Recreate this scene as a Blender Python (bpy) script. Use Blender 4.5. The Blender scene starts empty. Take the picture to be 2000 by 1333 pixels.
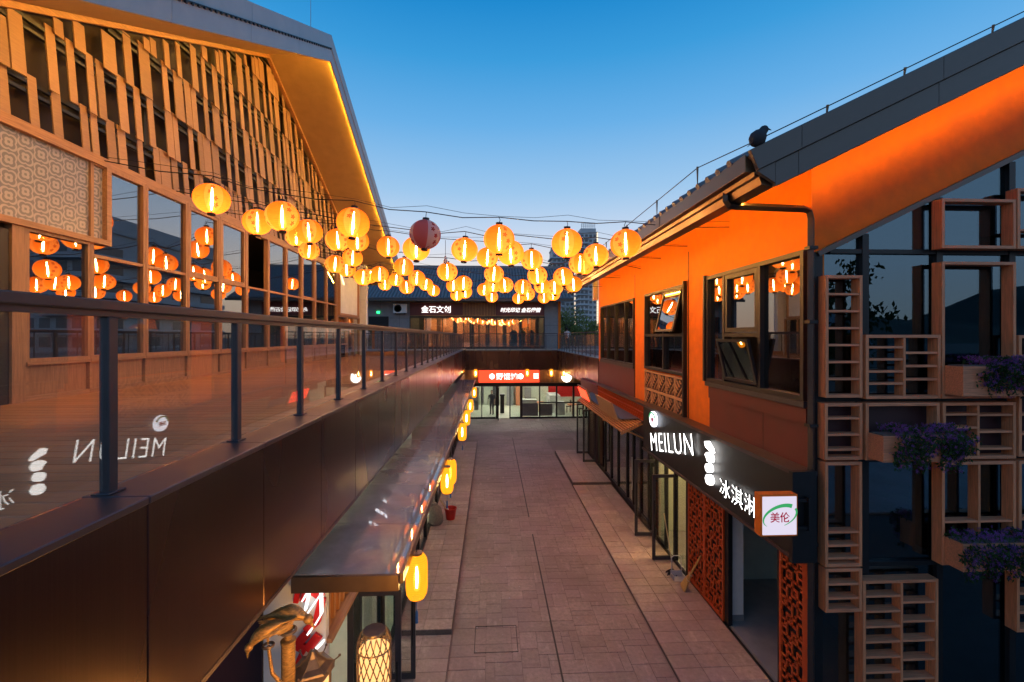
import bpy, bmesh, math, random
from mathutils import Vector, Matrix, Euler

S = bpy.context.scene
COL = S.collection
PI = math.pi
RAD = math.radians

# ------------------------------------------------------------------ camera
FPX, EYE = 889.0, 5.4                      # focal length in photo pixels (2000 wide), eye height above the lane
YAW = math.atan(40 / FPX)
cam_d = bpy.data.cameras.new('camera')
cam = bpy.data.objects.new('camera', cam_d)
COL.objects.link(cam)
cam_d.lens, cam_d.sensor_width = 16.0, 36.0
cam_d.shift_y = -0.00425
cam_d.clip_start, cam_d.clip_end = 0.05, 5000
cam.location = (0, 0, EYE)
cam.rotation_euler = (PI / 2, 0, -YAW)
S.camera = cam

# ------------------------------------------------------------------ world: clear dusk sky, graded by elevation only
W = bpy.data.worlds.new('World')
S.world = W
W.use_nodes = True
nt = W.node_tree
bg = nt.nodes['Background']
tc = nt.nodes.new('ShaderNodeTexCoord')
sep = nt.nodes.new('ShaderNodeSeparateXYZ')
nt.links.new(tc.outputs['Generated'], sep.inputs[0])
cr = nt.nodes.new('ShaderNodeValToRGB')
nt.links.new(sep.outputs[2], cr.inputs[0])
SKY = [(0, (0.4713, 0.3218, 0.2356)), (0.07, (0.5287, 0.4253, 0.3333)), (0.14, (0.4943, 0.4598, 0.4368)), (0.2, (0.3563, 0.408, 0.4943)), (0.3, (0.1954, 0.3276, 0.4828)), (0.42, (0.08046, 0.2471, 0.4598)), (0.52, (0.02586, 0.1897, 0.408)), (0.6, (0.006897, 0.1408, 0.3563)), (1, (0.003448, 0.06322, 0.2184))]
while len(cr.color_ramp.elements) < len(SKY):
    cr.color_ramp.elements.new(.5)
for e, (p, c) in zip(cr.color_ramp.elements, SKY):
    e.position, e.color = p, (*c, 1)
# away from the afterglow (behind the camera, as the gable glass mirrors it) the low sky is a dim slate blue
cb = nt.nodes.new('ShaderNodeValToRGB')
nt.links.new(sep.outputs[2], cb.inputs[0])
BACK = [(0, (0.3333, 0.3333, 0.3448)), (0.12, (0.2989, 0.3678, 0.4713)), (0.35, (0.2299, 0.3563, 0.5172)), (0.62, (0.02586, 0.1609, 0.3793)), (1, (0.003448, 0.06322, 0.2184))]
while len(cb.color_ramp.elements) < len(BACK):
    cb.color_ramp.elements.new(.5)
for e, (p, c) in zip(cb.color_ramp.elements, BACK):
    e.position, e.color = p, (*c, 1)
mr = nt.nodes.new('ShaderNodeMapRange')
mr.interpolation_type = 'SMOOTHSTEP'
mr.inputs[1].default_value, mr.inputs[2].default_value = -.55, .45
nt.links.new(sep.outputs[1], mr.inputs[0])
mxs = nt.nodes.new('ShaderNodeMixRGB')
nt.links.new(mr.outputs[0], mxs.inputs[0])
nt.links.new(cb.outputs[0], mxs.inputs[1])
nt.links.new(cr.outputs[0], mxs.inputs[2])
nt.links.new(mxs.outputs[0], bg.inputs[0])
bg.inputs[1].default_value = 0.93

# ------------------------------------------------------------------ exposure, sampling
S.view_settings.view_transform = 'Standard'
S.view_settings.look = 'None'
S.view_settings.exposure = 0.92
S.view_settings.gamma = 1.0
S.render.engine = 'CYCLES'
cy = S.cycles
cy.use_denoising = True
cy.max_bounces, cy.diffuse_bounces, cy.glossy_bounces, cy.transparent_max_bounces = 7, 3, 4, 40
cy.sample_clamp_indirect = 4.0
cy.caustics_reflective = False
cy.caustics_refractive = False
cy.use_light_tree = True


# ------------------------------------------------------------------ measuring: a photo pixel onto a real plane of the place
def at(px, py, X=None, Y=None, Z=None):
    u, v = (px - 1000) / FPX, -(py - 658) / FPX
    s, c = math.sin(YAW), math.cos(YAW)
    d = Vector((s + u * c, c - u * s, v))
    t = X / d.x if X is not None else Y / d.y if Y is not None else (Z - EYE) / d.z
    return Vector((d.x * t, d.y * t, EYE + d.z * t))


# ------------------------------------------------------------------ mesh helpers
class MB:
    def __init__(self):
        self.v, self.f, self.m, self.ch = [], [], [], []

    def add(self, vs, fs, mi=0):
        o = len(self.v)
        self.ch.append((o, len(vs), len(self.f), len(fs)))
        self.v += [tuple(p) for p in vs]
        self.f += [tuple(i + o for i in f) for f in fs]
        self.m += [mi] * len(fs)
        return self

    def box(self, x0, x1, y0, y1, z0, z1, mi=0):
        return self.add([(x0, y0, z0), (x1, y0, z0), (x1, y1, z0), (x0, y1, z0), (x0, y0, z1), (x1, y0, z1), (x1, y1, z1), (x0, y1, z1)],
                        [(0, 3, 2, 1), (4, 5, 6, 7), (0, 1, 5, 4), (1, 2, 6, 5), (2, 3, 7, 6), (3, 0, 4, 7)], mi)

    def beam(self, p, q, w, h, up=(0, 0, 1), mi=0):
        p, q = Vector(p), Vector(q)
        d = (q - p).normalized()
        up = Vector(up)
        if abs(d.dot(up)) > .99:
            up = Vector((0, 1, 0))
        s = d.cross(up).normalized()
        u = s.cross(d)
        vs = [a + s * (w / 2) * i + u * (h / 2) * j for a in (p, q) for i, j in ((-1, -1), (1, -1), (1, 1), (-1, 1))]
        return self.add(vs, [(3, 2, 1, 0), (4, 5, 6, 7), (0, 1, 5, 4), (1, 2, 6, 5), (2, 3, 7, 6), (3, 0, 4, 7)], mi)

    def prism(self, poly, axis, a0, a1, mi=0):
        n = len(poly)
        def P(p, a):
            return {'x': (a, p[0], p[1]), 'y': (p[0], a, p[1]), 'z': (p[0], p[1], a)}[axis]
        vs = [P(p, a0) for p in poly] + [P(p, a1) for p in poly]
        fs = [tuple(range(n - 1, -1, -1)), tuple(range(n, 2 * n))] + [(i, (i + 1) % n, n + (i + 1) % n, n + i) for i in range(n)]
        return self.add(vs, fs, mi)

    def tube(self, pts, r, n=8, mi=0, caps=True):
        pts = [Vector(p) for p in pts]
        rs = r if isinstance(r, (list, tuple)) else [r] * len(pts)
        vs = []
        ref = None
        for i, p in enumerate(pts):
            d = (pts[min(i + 1, len(pts) - 1)] - pts[max(i - 1, 0)]).normalized()
            if ref is None:
                ref = Vector((0, 0, 1)) if abs(d.z) < .9 else Vector((1, 0, 0))
            s = d.cross(ref).normalized()
            ref = s.cross(d)
            for k in range(n):
                a = 2 * PI * k / n
                vs.append(p + (s * math.cos(a) + ref * math.sin(a)) * rs[i])
        fs = [(i * n + k, i * n + (k + 1) % n, (i + 1) * n + (k + 1) % n, (i + 1) * n + k) for i in range(len(pts) - 1) for k in range(n)]
        if caps:
            fs += [tuple(range(n - 1, -1, -1)), tuple((len(pts) - 1) * n + k for k in range(n))]
        return self.add(vs, fs, mi)

    def lathe(self, prof, c=(0, 0, 0), n=24, mi=0, arc=None):
        c = Vector(c)
        vs = []
        for r, z in prof:
            for k in range(n):
                a = 2 * PI * k / n
                vs.append((c.x + r * math.cos(a), c.y + r * math.sin(a), c.z + z))
        fs = [(i * n + k, i * n + (k + 1) % n, (i + 1) * n + (k + 1) % n, (i + 1) * n + k) for i in range(len(prof) - 1) for k in range(n)]
        if prof[0][0] > 1e-4:
            fs.append(tuple(range(n - 1, -1, -1)))
        if prof[-1][0] > 1e-4:
            fs.append(tuple((len(prof) - 1) * n + k for k in range(n)))
        return self.add(vs, fs, mi)

    def loft(self, secs, n=12, mi=0):
        """secs: (centre, side vector, up vector) rings of one continuous body."""
        vs = []
        for c, s, u in secs:
            c, s, u = Vector(c), Vector(s), Vector(u)
            for k in range(n):
                a = 2 * PI * k / n
                vs.append(c + s * math.cos(a) + u * math.sin(a))
        L = len(secs)
        fs = [(i * n + k, i * n + (k + 1) % n, (i + 1) * n + (k + 1) % n, (i + 1) * n + k) for i in range(L - 1) for k in range(n)]
        fs += [tuple(range(n - 1, -1, -1)), tuple((L - 1) * n + k for k in range(n))]
        return self.add(vs, fs, mi)

    def mesh(self, name, mats, smooth=False):
        me = bpy.data.meshes.new(name)
        me.from_pydata(self.v, [], self.f)
        for m in mats if isinstance(mats, (list, tuple)) else [mats]:
            me.materials.append(m)
        if any(self.m):
            me.polygons.foreach_set('material_index', self.m)
        if smooth:
            me.polygons.foreach_set('use_smooth', [True] * len(me.polygons))
        me.update()
        return me

    def parts(self, name, mats, parent=None, **kw):
        """every added solid as an object of its own"""
        out = []
        for o, n, fo, fn in self.ch:
            b = MB()
            b.add(self.v[o:o + n], [tuple(i - o for i in f) for f in self.f[fo:fo + fn]])
            out.append(b.build(name, mats, parent, **kw))
        return out

    def build(self, name, mats, parent=None, smooth=False, bevel=0, local=False, **props):
        """vertices are in world coordinates unless local; the object's origin is its thing's base."""
        off = Vector((0, 0, 0)) if local else base_of(parent)
        if off.length:
            self.v = [(p[0] - off.x, p[1] - off.y, p[2] - off.z) for p in self.v]
        o = link(name, self.mesh(name, mats, smooth), parent)
        if bevel:
            b = o.modifiers.new('bevel', 'BEVEL')
            b.width, b.segments, b.limit_method = bevel, 2, 'ANGLE'
        if smooth:
            try:
                o.data.set_sharp_from_angle(angle=RAD(40))
            except Exception:
                pass
        for k, v in props.items():
            o[k] = v
        return o


def base_of(o):
    v = Vector((0, 0, 0))
    while o is not None:
        v += o.location
        o = o.parent
    return v


def link(name, data, parent=None):
    o = bpy.data.objects.new(name, data)
    COL.objects.link(o)
    if parent is not None:
        o.parent = parent
    return o


def tag(o, label=None, cat=None, group=None, kind=None):
    for k, v in (('label', label), ('category', cat), ('group', group), ('kind', kind)):
        if v:
            o[k] = v
    return o


def thing(name, label, cat, loc=(0, 0, 0), group=None, rz=0):
    o = link(name, None)
    o.location = loc
    o.rotation_euler.z = rz
    o.empty_display_size = .1
    return tag(o, label, cat, group)


def structure(name, label=None):
    o = link(name, None)
    return tag(o, label, None, None, 'structure')


def copy_tree(o, parent=None):
    c = o.copy()
    COL.objects.link(c)
    if parent is not None:
        c.parent = parent
    for ch in list(o.children):
        copy_tree(ch, c)
    return c


_pc = {}
def piece(name, mat, parent, c, size, rot=None, cham=.004):
    """one pickable piece: a chamfered block whose mesh is shared by all pieces of that size."""
    key = (name, mat.name, tuple(round(s, 3) for s in size), cham)
    me = _pc.get(key)
    if me is None:
        x, y, z = (s / 2 for s in size)
        k = min(cham, x * .9, y * .9, z * .9)
        b = MB()
        vs = []
        for sx in (-1, 1):
            for sy in (-1, 1):
                for sz in (-1, 1):
                    vs += [(sx * x, sy * (y - k), sz * (z - k)), (sx * (x - k), sy * y, sz * (z - k)), (sx * (x - k), sy * (y - k), sz * z)]
        bm = bmesh.new()
        for v in vs:
            bm.verts.new(v)
        bmesh.ops.convex_hull(bm, input=bm.verts)
        bmesh.ops.dissolve_limit(bm, angle_limit=.01, verts=bm.verts, edges=bm.edges)
        me = bpy.data.meshes.new(name)
        bm.to_mesh(me)
        bm.free()
        me.materials.append(mat)
        _pc[key] = me
    o = link(name, me, parent)
    o.location = Vector(c) - base_of(parent)
    if rot:
        o.rotation_euler = rot
    return o


# ------------------------------------------------------------------ materials
class N:
    """a few shorthands for building node trees"""
    def __init__(self, name):
        self.m = bpy.data.materials.new(name)
        self.m.use_nodes = True
        self.t = self.m.node_tree
        self.t.nodes.clear()
        self.out = self.n('OutputMaterial')

    def n(self, typ, **kw):
        x = self.t.nodes.new('ShaderNode' + typ)
        for k, v in kw.items():
            setattr(x, k, v)
        return x

    def s(self, sock, val):
        if isinstance(val, bpy.types.NodeSocket):
            self.t.links.new(val, sock)
        elif val is not None:
            sock.default_value = val if not isinstance(val, tuple) or len(val) != 3 or sock.type != 'RGBA' else (*val, 1)

    def math(self, op, a, b=None, c=None):
        x = self.n('Math', operation=op)
        for i, v in enumerate((a, b, c)):
            self.s(x.inputs[i], v)
        return x.outputs[0]

    def mix(self, f, a, b, blend='MIX'):
        x = self.n('MixRGB', blend_type=blend)
        self.s(x.inputs[0], f)
        self.s(x.inputs[1], a)
        self.s(x.inputs[2], b)
        return x.outputs[0]

    def pos(self, obj=False, scale=(1, 1, 1)):
        p = self.n('TexCoord').outputs['Object'] if obj else self.n('NewGeometry').outputs['Position']
        x = self.n('VectorMath', operation='MULTIPLY')
        self.s(x.inputs[0], p)
        x.inputs[1].default_value = scale
        return x.outputs[0]

    def noise(self, vec, scale, detail=4, rough=.55):
        x = self.n('TexNoise')
        self.s(x.inputs['Vector'], vec)
        x.inputs['Scale'].default_value = scale
        x.inputs['Detail'].default_value = detail
        x.inputs['Roughness'].default_value = rough
        return x.outputs['Fac']

    def ramp(self, f, stops):
        x = self.n('ValToRGB')
        while len(x.color_ramp.elements) < len(stops):
            x.color_ramp.elements.new(.5)
        for e, (p, c) in zip(x.color_ramp.elements, stops):
            e.position = p
            e.color = (c, c, c, 1) if isinstance(c, (int, float)) else (*c, 1)
        self.s(x.inputs[0], f)
        return x.outputs[0]

    def bsdf(self, col, rough=.6, metal=0., bump=None, strength=.3, dist=.01, **kw):
        x = self.n('BsdfPrincipled')
        self.s(x.inputs['Base Color'], col)
        self.s(x.inputs['Roughness'], rough)
        x.inputs['Metallic'].default_value = metal
        for k, v in kw.items():
            x.inputs[k].default_value = v
        if bump is not None:
            b = self.n('Bump')
            b.inputs['Strength'].default_value = strength
            b.inputs['Distance'].default_value = dist
            self.s(b.inputs['Height'], bump)
            self.s(x.inputs['Normal'], b.outputs[0])
        return x.outputs[0]

    def done(self, shader):
        self.t.links.new(shader, self.out.inputs[0])
        return self.m


def plain(name, col, rough=.6, metal=0., var=.12, scale=6., stretch=(1, 1, 1), bump=.15, rand=0., dirt=0., obj=False):
    """a plain surface with small-scale grain, large soft stains and a per-object shift"""
    a = N(name)
    p = a.pos(obj, stretch)
    f = a.noise(p, scale, 5)
    lo, hi = tuple(c * (1 - var) for c in col), tuple(min(1, c * (1 + var)) for c in col)
    c = a.mix(a.ramp(f, [(.3, 0.), (.7, 1.)]), lo, hi)
    if dirt:
        d = a.ramp(a.noise(a.pos(obj), .9, 6, .65), [(.42, 0.), (.68, 1.)])
        c = a.mix(a.math('MULTIPLY', d, dirt), c, tuple(x * .45 for x in col))
    if rand:
        r = a.n('ObjectInfo').outputs['Random']
        k = a.math('MULTIPLY_ADD', r, 2 * rand, 1 - rand)
        v = a.n('VectorMath', operation='SCALE')
        a.s(v.inputs[0], c)
        a.s(v.inputs['Scale'], k)
        c = v.outputs[0]
    rr = a.math('MULTIPLY_ADD', f, .16, max(.02, rough - .08))
    return a.done(a.bsdf(c, rr, metal, f if bump else None, bump, .004))


def wood(name, col, axis=2, rand=.12, rough=.55, scale=1.0, con=1.):
    a = N(name)
    st = [9., 9., 9.]
    st[axis] = .6
    r = a.n('ObjectInfo').outputs['Random']
    p = a.pos(False, tuple(s * scale for s in st))
    sh = a.n('VectorMath', operation='ADD')
    a.s(sh.inputs[0], p)
    a.s(sh.inputs[1], a.math('MULTIPLY', r, 40.))
    f = a.noise(sh.outputs[0], 3.2, 6, .6)
    c = a.mix(a.ramp(f, [(.3, 0.), (.72, 1.)]), tuple(x * (1 - .32 * con) for x in col), tuple(min(1, x * (1 + .22 * con)) for x in col))
    v = a.n('VectorMath', operation='SCALE')
    a.s(v.inputs[0], c)
    a.s(v.inputs['Scale'], a.math('MULTIPLY_ADD', r, 2 * rand, 1 - rand))
    return a.done(a.bsdf(v.outputs[0], a.math('MULTIPLY_ADD', f, .2, rough - .1), 0, f, .12, .003))


def emit(name, col, strength):
    a = N(name)
    e = a.n('Emission')
    e.inputs[0].default_value = (*col, 1)
    e.inputs[1].default_value = strength
    return a.done(e.outputs[0])


def pane_mat(name, f0=.05, tint=(.9, .95, .95), rough=0., smear=0., haze=0., mirror=(1, 1, 1)):
    """clear sheet: what is behind shows through, what is in front mirrors by the Schlick law"""
    a = N(name)
    g = a.n('NewGeometry')
    d = a.n('VectorMath', operation='DOT_PRODUCT')
    a.s(d.inputs[0], g.outputs['Normal'])
    a.s(d.inputs[1], g.outputs['Incoming'])
    k = a.math('SUBTRACT', 1., a.math('ABSOLUTE', d.outputs['Value']))
    fr = a.math('MULTIPLY_ADD', a.math('POWER', k, 5.), 1 - f0, f0)
    gl = a.n('BsdfGlossy')
    gl.inputs['Roughness'].default_value = rough
    gl.inputs[0].default_value = (*mirror, 1)
    if smear:
        b = a.n('Bump')
        b.inputs['Strength'].default_value = smear
        b.inputs['Distance'].default_value = .02
        a.s(b.inputs['Height'], a.noise(a.pos(), .8, 2))
        a.s(gl.inputs['Normal'], b.outputs[0])
    tr = a.n('BsdfTransparent')
    tr.inputs[0].default_value = (*tint, 1)
    base = tr.outputs[0]
    if haze:
        df = a.n('BsdfDiffuse')
        df.inputs[0].default_value = (.74, .70, .67, 1)
        tl = a.n('BsdfTranslucent')
        tl.inputs[0].default_value = (.74, .70, .67, 1)
        mm = a.n('MixShader')
        mm.inputs[0].default_value = .5
        a.s(mm.inputs[1], df.outputs[0])
        a.s(mm.inputs[2], tl.outputs[0])
        m0 = a.n('MixShader')
        a.s(m0.inputs[0], a.math('MULTIPLY', a.ramp(a.noise(a.pos(), 2.2, 6, .7), [(.25, .62), (.75, 1.)]), haze))
        a.s(m0.inputs[1], base)
        a.s(m0.inputs[2], mm.outputs[0])
        base = m0.outputs[0]
    mx = a.n('MixShader')
    a.s(mx.inputs[0], fr)
    a.s(mx.inputs[1], base)
    a.s(mx.inputs[2], gl.outputs[0])
    return a.done(mx.outputs[0])


M = {}
M['dark_metal'] = plain('dark_metal', (.013, .013, .018), .45, .1, .15, 8, bump=.05)
M['rail_metal'] = plain('rail_metal', (.044, .038, .044), .5, .0, .12, 9, bump=.05)
M['black'] = plain('black_metal', (.012, .012, .014), .45, .2, .1, 8, bump=.04)
M['white'] = plain('white_paint', (.72, .71, .69), .6, 0, .06, 5, bump=.08, dirt=.25)
M['grey_wall'] = plain('grey_wall', (.24, .23, .235), .7, 0, .1, 4, bump=.1, dirt=.2)
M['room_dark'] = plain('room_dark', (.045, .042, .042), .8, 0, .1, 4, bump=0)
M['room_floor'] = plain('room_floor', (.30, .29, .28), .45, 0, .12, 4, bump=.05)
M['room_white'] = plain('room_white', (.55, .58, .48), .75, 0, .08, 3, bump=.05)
M['slat'] = wood('slat_wood', (.36, .205, .125), 1, .18, .6, 3.2, .6)
M['frame_wood'] = wood('frame_wood', (.42, .215, .10), 2, .08, .5, 1.5)
M['frame_wood_h'] = wood('frame_wood_long', (.42, .215, .10), 1, .08, .5, 1.5)
M['box_wood'] = wood('box_wood', (.66, .235, .105), 2, .08, .55, 2)
M['box_wood_h'] = wood('box_wood_flat', (.68, .24, .115), 0, .08, .55, 2)
M['deck_wood'] = wood('deck_wood', (.45, .19, .068), 0, .16, .42, .9)
M['strip_wood'] = wood('strip_wood', (.42, .20, .07), 2, .1, .5, 2)
M['lattice_wood'] = wood('lattice_wood', (.50, .27, .14), 2, .05, .6, 2)
M['backing'] = plain('backing_board', (.026, .013, .010), .6, .2, .2, 2, (1, .2, 3), .1)
M['hall_fascia'] = plain('hall_fascia', (.36, .345, .35), .42, .35, .07, 3, bump=.04)
M['hall_soffit'] = plain('hall_soffit', (.40, .27, .13), .6, 0, .09, 3, bump=.06)
M['roof_fascia'] = plain('roof_fascia', (.105, .085, .075), .42, .3, .08, 3, bump=.04)
M['gutter'] = plain('gutter_metal', (.20, .12, .065), .32, .75, .1, 5, bump=.05)
M['pipe'] = plain('pipe_metal', (.055, .042, .038), .35, .5, .1, 8, bump=.04)
M['orange'] = plain('orange_plaster', (.78, .165, .002), .8, 0, .10, 5, bump=.25, dirt=.22)
M['burgundy'] = plain('burgundy_panel', (.12, .020, .019), .5, 0, .12, 3, bump=.06, dirt=.15)
M['burgundy_dark'] = plain('burgundy_dark', (.05, .018, .022), .5, 0, .12, 3, bump=.06)
M['lattice'] = plain('orange_lattice', (.48, .070, .010), .5, .1, .1, 9, bump=.05)
M['tile_roof'] = plain('roof_tile', (.20, .18, .18), .55, 0, .22, 9, bump=.15, rand=.1)
M['concrete'] = plain('concrete', (.20, .18, .165), .8, 0, .14, 3, bump=.2, dirt=.4)
M['drain'] = plain('drain_steel', (.03, .026, .024), .5, .4, .1, 9, bump=.05)
M['chevron'] = plain('chevron_strip', (.46, .42, .40), .6, 0, .1, 6, bump=.05)
M['ground'] = plain('ground_earth', (.07, .065, .055), .9, 0, .2, .3, bump=.3)
M['bronze'] = plain('bronze', (.46, .25, .075), .45, .35, .45, 30, (1, 1, 3), .9, obj=True)
M['old_metal'] = plain('old_metal', (.20, .135, .09), .42, .6, .2, 14, bump=.15, obj=True)
M['red_paint'] = plain('red_paint', (.55, .012, .010), .4, 0, .08, 8, bump=.03)
M['red_plastic'] = plain('red_plastic', (.50, .02, .015), .35, 0, .08, 8, bump=.03)
M['sack'] = plain('sack_cloth', (.22, .19, .16), .9, 0, .2, 20, bump=.6)
M['straw'] = plain('straw', (.48, .28, .085), .8, 0, .25, 60, (1, 1, .1), .6)
M['stick'] = plain('wooden_stick', (.42, .32, .2), .6, 0, .12, 12, bump=.1)
M['grey_plastic'] = plain('grey_plastic', (.42, .40, .43), .4, 0, .06, 8, bump=.02)
M['teal_cloth'] = plain('teal_cloth', (.04, .14, .17), .8, 0, .2, 6, bump=.2)
M['skin'] = plain('skin', (.36, .2, .13), .6, 0, .05, 8, bump=0)
M['hair'] = plain('hair', (.012, .010, .009), .6, 0, .1, 20, bump=0)
M['shirt'] = plain('shirt', (.62, .62, .65), .85, 0, .06, 12, bump=.1)
M['trousers'] = plain('trousers', (.03, .032, .04), .85, 0, .1, 12, bump=.1)
M['black_cloth'] = plain('black_cloth', (.02, .02, .022), .85, 0, .1, 12, bump=.1)
M['bark'] = plain('bark', (.07, .05, .035), .9, 0, .3, 12, (1, 1, .25), .6)
M['tower_wall'] = plain('tower_wall', (.46, .45, .46), .7, 0, .08, .2, bump=0)
M['tower_slab'] = plain('tower_slab', (.50, .52, .55), .7, 0, .06, .3, bump=0)
M['tower_glass'] = plain('tower_glass', (.11, .115, .13), .25, 0, .4, .15, bump=0)
M['hill'] = plain('hill_scrub', (.035, .045, .03), .95, 0, .35, .02, bump=0)
M['bag_dust'] = plain('dust', (.1, .09, .08), .95, 0, .3, 30, bump=.3)
M['wire'] = plain('wire', (.010, .010, .010), .6, 0, .1, 8, bump=0)
M['steel'] = plain('galvanised_steel', (.40, .40, .42), .35, .8, .12, 9, bump=.05)
M['paper_light'] = plain('menu_board', (.42, .27, .14), .6, 0, .1, 5, bump=.05)

M['glass_rail'] = pane_mat('rail_glass', .058, (.93, .95, .95), 0, 0, .035)
M['glass_hall'] = pane_mat('hall_glass', .30, (.60, .62, .64), 0, .03)
M['glass_side'] = pane_mat('side_glass', .22, (.55, .57, .60), 0, .02)
M['glass_far'] = pane_mat('far_shop_glass', .26, (.62, .66, .68), 0, .05)
M['glass_gable'] = pane_mat('gable_glass', .14, (.40, .45, .50), 0, .015, 0, (.60, .86, 1))
M['glass_shop'] = pane_mat('shop_glass', .07, (.86, .90, .88), 0, .01)
M['glass_tint'] = pane_mat('tinted_shop_glass', .12, (.52, .54, .56), 0, .02)
M['glass_canopy'] = pane_mat('canopy_glass', .11, (.88, .88, .87), .03, .02, .55)

M['sign_white'] = emit('lit_white', (1, .97, .93), 3.0)
M['sign_soft'] = emit('lit_white_soft', (1, .97, .93), 1.1)
M['sign_cool'] = emit('lit_cool_white', (.86, .90, 1), 2.2)
M['sign_red'] = emit('lit_red', (1, .062, .022), 1.1)
M['sign_red_glow'] = emit('lit_red_text', (1, .05, .02), 2.2)
M['box_white'] = emit('lit_box_white', (.86, .80, .97), .48)
M['box_green'] = emit('lit_box_green', (.05, .42, .14), .5)
M['box_crimson'] = emit('lit_box_crimson', (.36, .008, .04), .5)
M['exit_green'] = emit('exit_green', (.03, 1, .25), 1.6)
M['led_warm'] = emit('led_warm', (1, .48, .05), 190)
M['led_amber'] = emit('led_amber', (1, .52, .06), 56)
M['led_line'] = emit('led_line', (1, .60, .22), 3.0)
M['bulb'] = emit('lantern_bulb', (1, .76, .44), 700)
M['lamp_warm'] = emit('lamp_warm', (1, .70, .36), 14)
M['lamp_white'] = emit('lamp_white', (1, .95, .82), 22)
M['lamp_soft'] = emit('lamp_soft', (1, .66, .28), 48)
M['core_warm'] = emit('lamp_core', (1, .46, .16), 1.0)
M['globe'] = emit('globe_glow', (1, .47, .085), 55)
M['window_lit'] = emit('lit_window', (1, .78, .5), .9)


def lantern_mat(lit=True):
    """paper shade: alternating plain and paler panels, the pale ones printed with red five-petal blossoms"""
    a = N('lantern_paper' if lit else 'lantern_paper_unlit')
    tcn = a.n('TexCoord').outputs['Object']
    sp = a.n('SeparateXYZ')
    a.s(sp.inputs[0], tcn)
    phi = a.math('ARCTAN2', sp.outputs[1], sp.outputs[0])
    sec = a.math('MULTIPLY_ADD', phi, 6 / (2 * PI), 10.)                  # six panels
    par = a.math('MODULO', a.math('FLOOR', sec), 2.)                     # 0 plain, 1 printed
    fx = a.math('SUBTRACT', a.math('FRACT', sec), .5)
    zz = a.math('MULTIPLY', sp.outputs[2], 9.5)
    row = a.math('FLOOR', zz)
    fy = a.math('SUBTRACT', a.math('FRACT', zz), .5)
    off = a.math('MULTIPLY', a.math('SUBTRACT', a.math('FRACT', a.math('MULTIPLY', a.math('SINE', a.math('MULTIPLY', row, 12.9)), 43.7)), .5), .34)
    u = a.math('MULTIPLY', a.math('SUBTRACT', fx, off), .27 / .105)
    v = a.math('MULTIPLY', fy, 1.)
    r = a.math('SQRT', a.math('ADD', a.math('MULTIPLY', u, u), a.math('MULTIPLY', v, v)))
    th = a.math('ARCTAN2', v, u)
    pet = a.math('ABSOLUTE', a.math('COSINE', a.math('MULTIPLY', th, 2.5)))
    lim = a.math('MULTIPLY_ADD', pet, .26, .14)
    ins = a.math('MULTIPLY', a.math('LESS_THAN', r, lim), a.math('GREATER_THAN', r, .05))
    fl = a.math('MULTIPLY', ins, par)
    edge = a.math('LESS_THAN', a.math('ABSOLUTE', a.math('SUBTRACT', a.math('ABSOLUTE', fx), .5)), .02)
    rnd = a.n('ObjectInfo').outputs['Random']
    if lit:
        c = a.mix(par, (1., .108, .005), (1., .185, .026))
        c = a.mix(a.math('MULTIPLY', rnd, .45), c, (1., .135, .008))
        c = a.mix(a.math('MULTIPLY', edge, .45), c, (.6, .06, .004))
        c = a.mix(a.math('MULTIPLY', fl, .85), c, (.34, .020, .004))
        low = a.ramp(a.math('MULTIPLY_ADD', sp.outputs[2], 1.9, .5), [(.0, 1.), (.45, .5), (1., 0.)])  # fall of the bulb's light painted in: yellower and brighter towards the bottom
        c = a.mix(a.math('MULTIPLY', low, a.math('MULTIPLY_ADD', fl, -.4, .42)), c, (1., .22, .014))
        crease = a.noise(a.pos(True, (1, 1, 2.5)), 9, 4, .6)
        ribs = a.math('MULTIPLY_ADD', a.math('SINE', a.math('MULTIPLY', sp.outputs[2], 230.)), .05, 1.)
        e = a.n('Emission')
        a.s(e.inputs[0], c)
        k1 = a.math('MULTIPLY', a.math('MULTIPLY_ADD', rnd, .7, 1.45), a.math('MULTIPLY_ADD', low, .75, .55))
        k1 = a.math('MULTIPLY', a.math('MULTIPLY', k1, ribs), a.math('MULTIPLY_ADD', crease, .5, .75))
        a.s(e.inputs[1], k1)
        t = a.n('BsdfTransparent')
        t.inputs[0].default_value = (1, .80, .45, 1)
        mx = a.n('MixShader')
        mx.inputs[0].default_value = .17
        a.s(mx.inputs[1], e.outputs[0])
        a.s(mx.inputs[2], t.outputs[0])
        return a.done(mx.outputs[0])
    c = a.mix(par, (.72, .22, .20), (.85, .66, .62))
    c = a.mix(fl, c, (.45, .02, .02))
    d = a.n('BsdfDiffuse')
    a.s(d.inputs[0], c)
    t = a.n('BsdfTranslucent')
    a.s(t.inputs[0], c)
    mx = a.n('MixShader')
    mx.inputs[0].default_value = .5
    a.s(mx.inputs[1], d.outputs[0])
    a.s(mx.inputs[2], t.outputs[0])
    return a.done(mx.outputs[0])


def glow_shell_mat():  # glowing shell added to imitate the bulb's light blurred through the shade
    a = N('bulb_glow')
    e = a.n('Emission')
    e.inputs[0].default_value = (1, .52, .12, 1)
    e.inputs[1].default_value = 3.2
    t = a.n('BsdfTransparent')
    mx = a.n('MixShader')
    mx.inputs[0].default_value = .55
    a.s(mx.inputs[1], e.outputs[0])
    a.s(mx.inputs[2], t.outputs[0])
    return a.done(mx.outputs[0])


M['glow_shell'] = glow_shell_mat()
M['lantern'] = lantern_mat(True)
M['lantern_off'] = lantern_mat(False)


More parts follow.
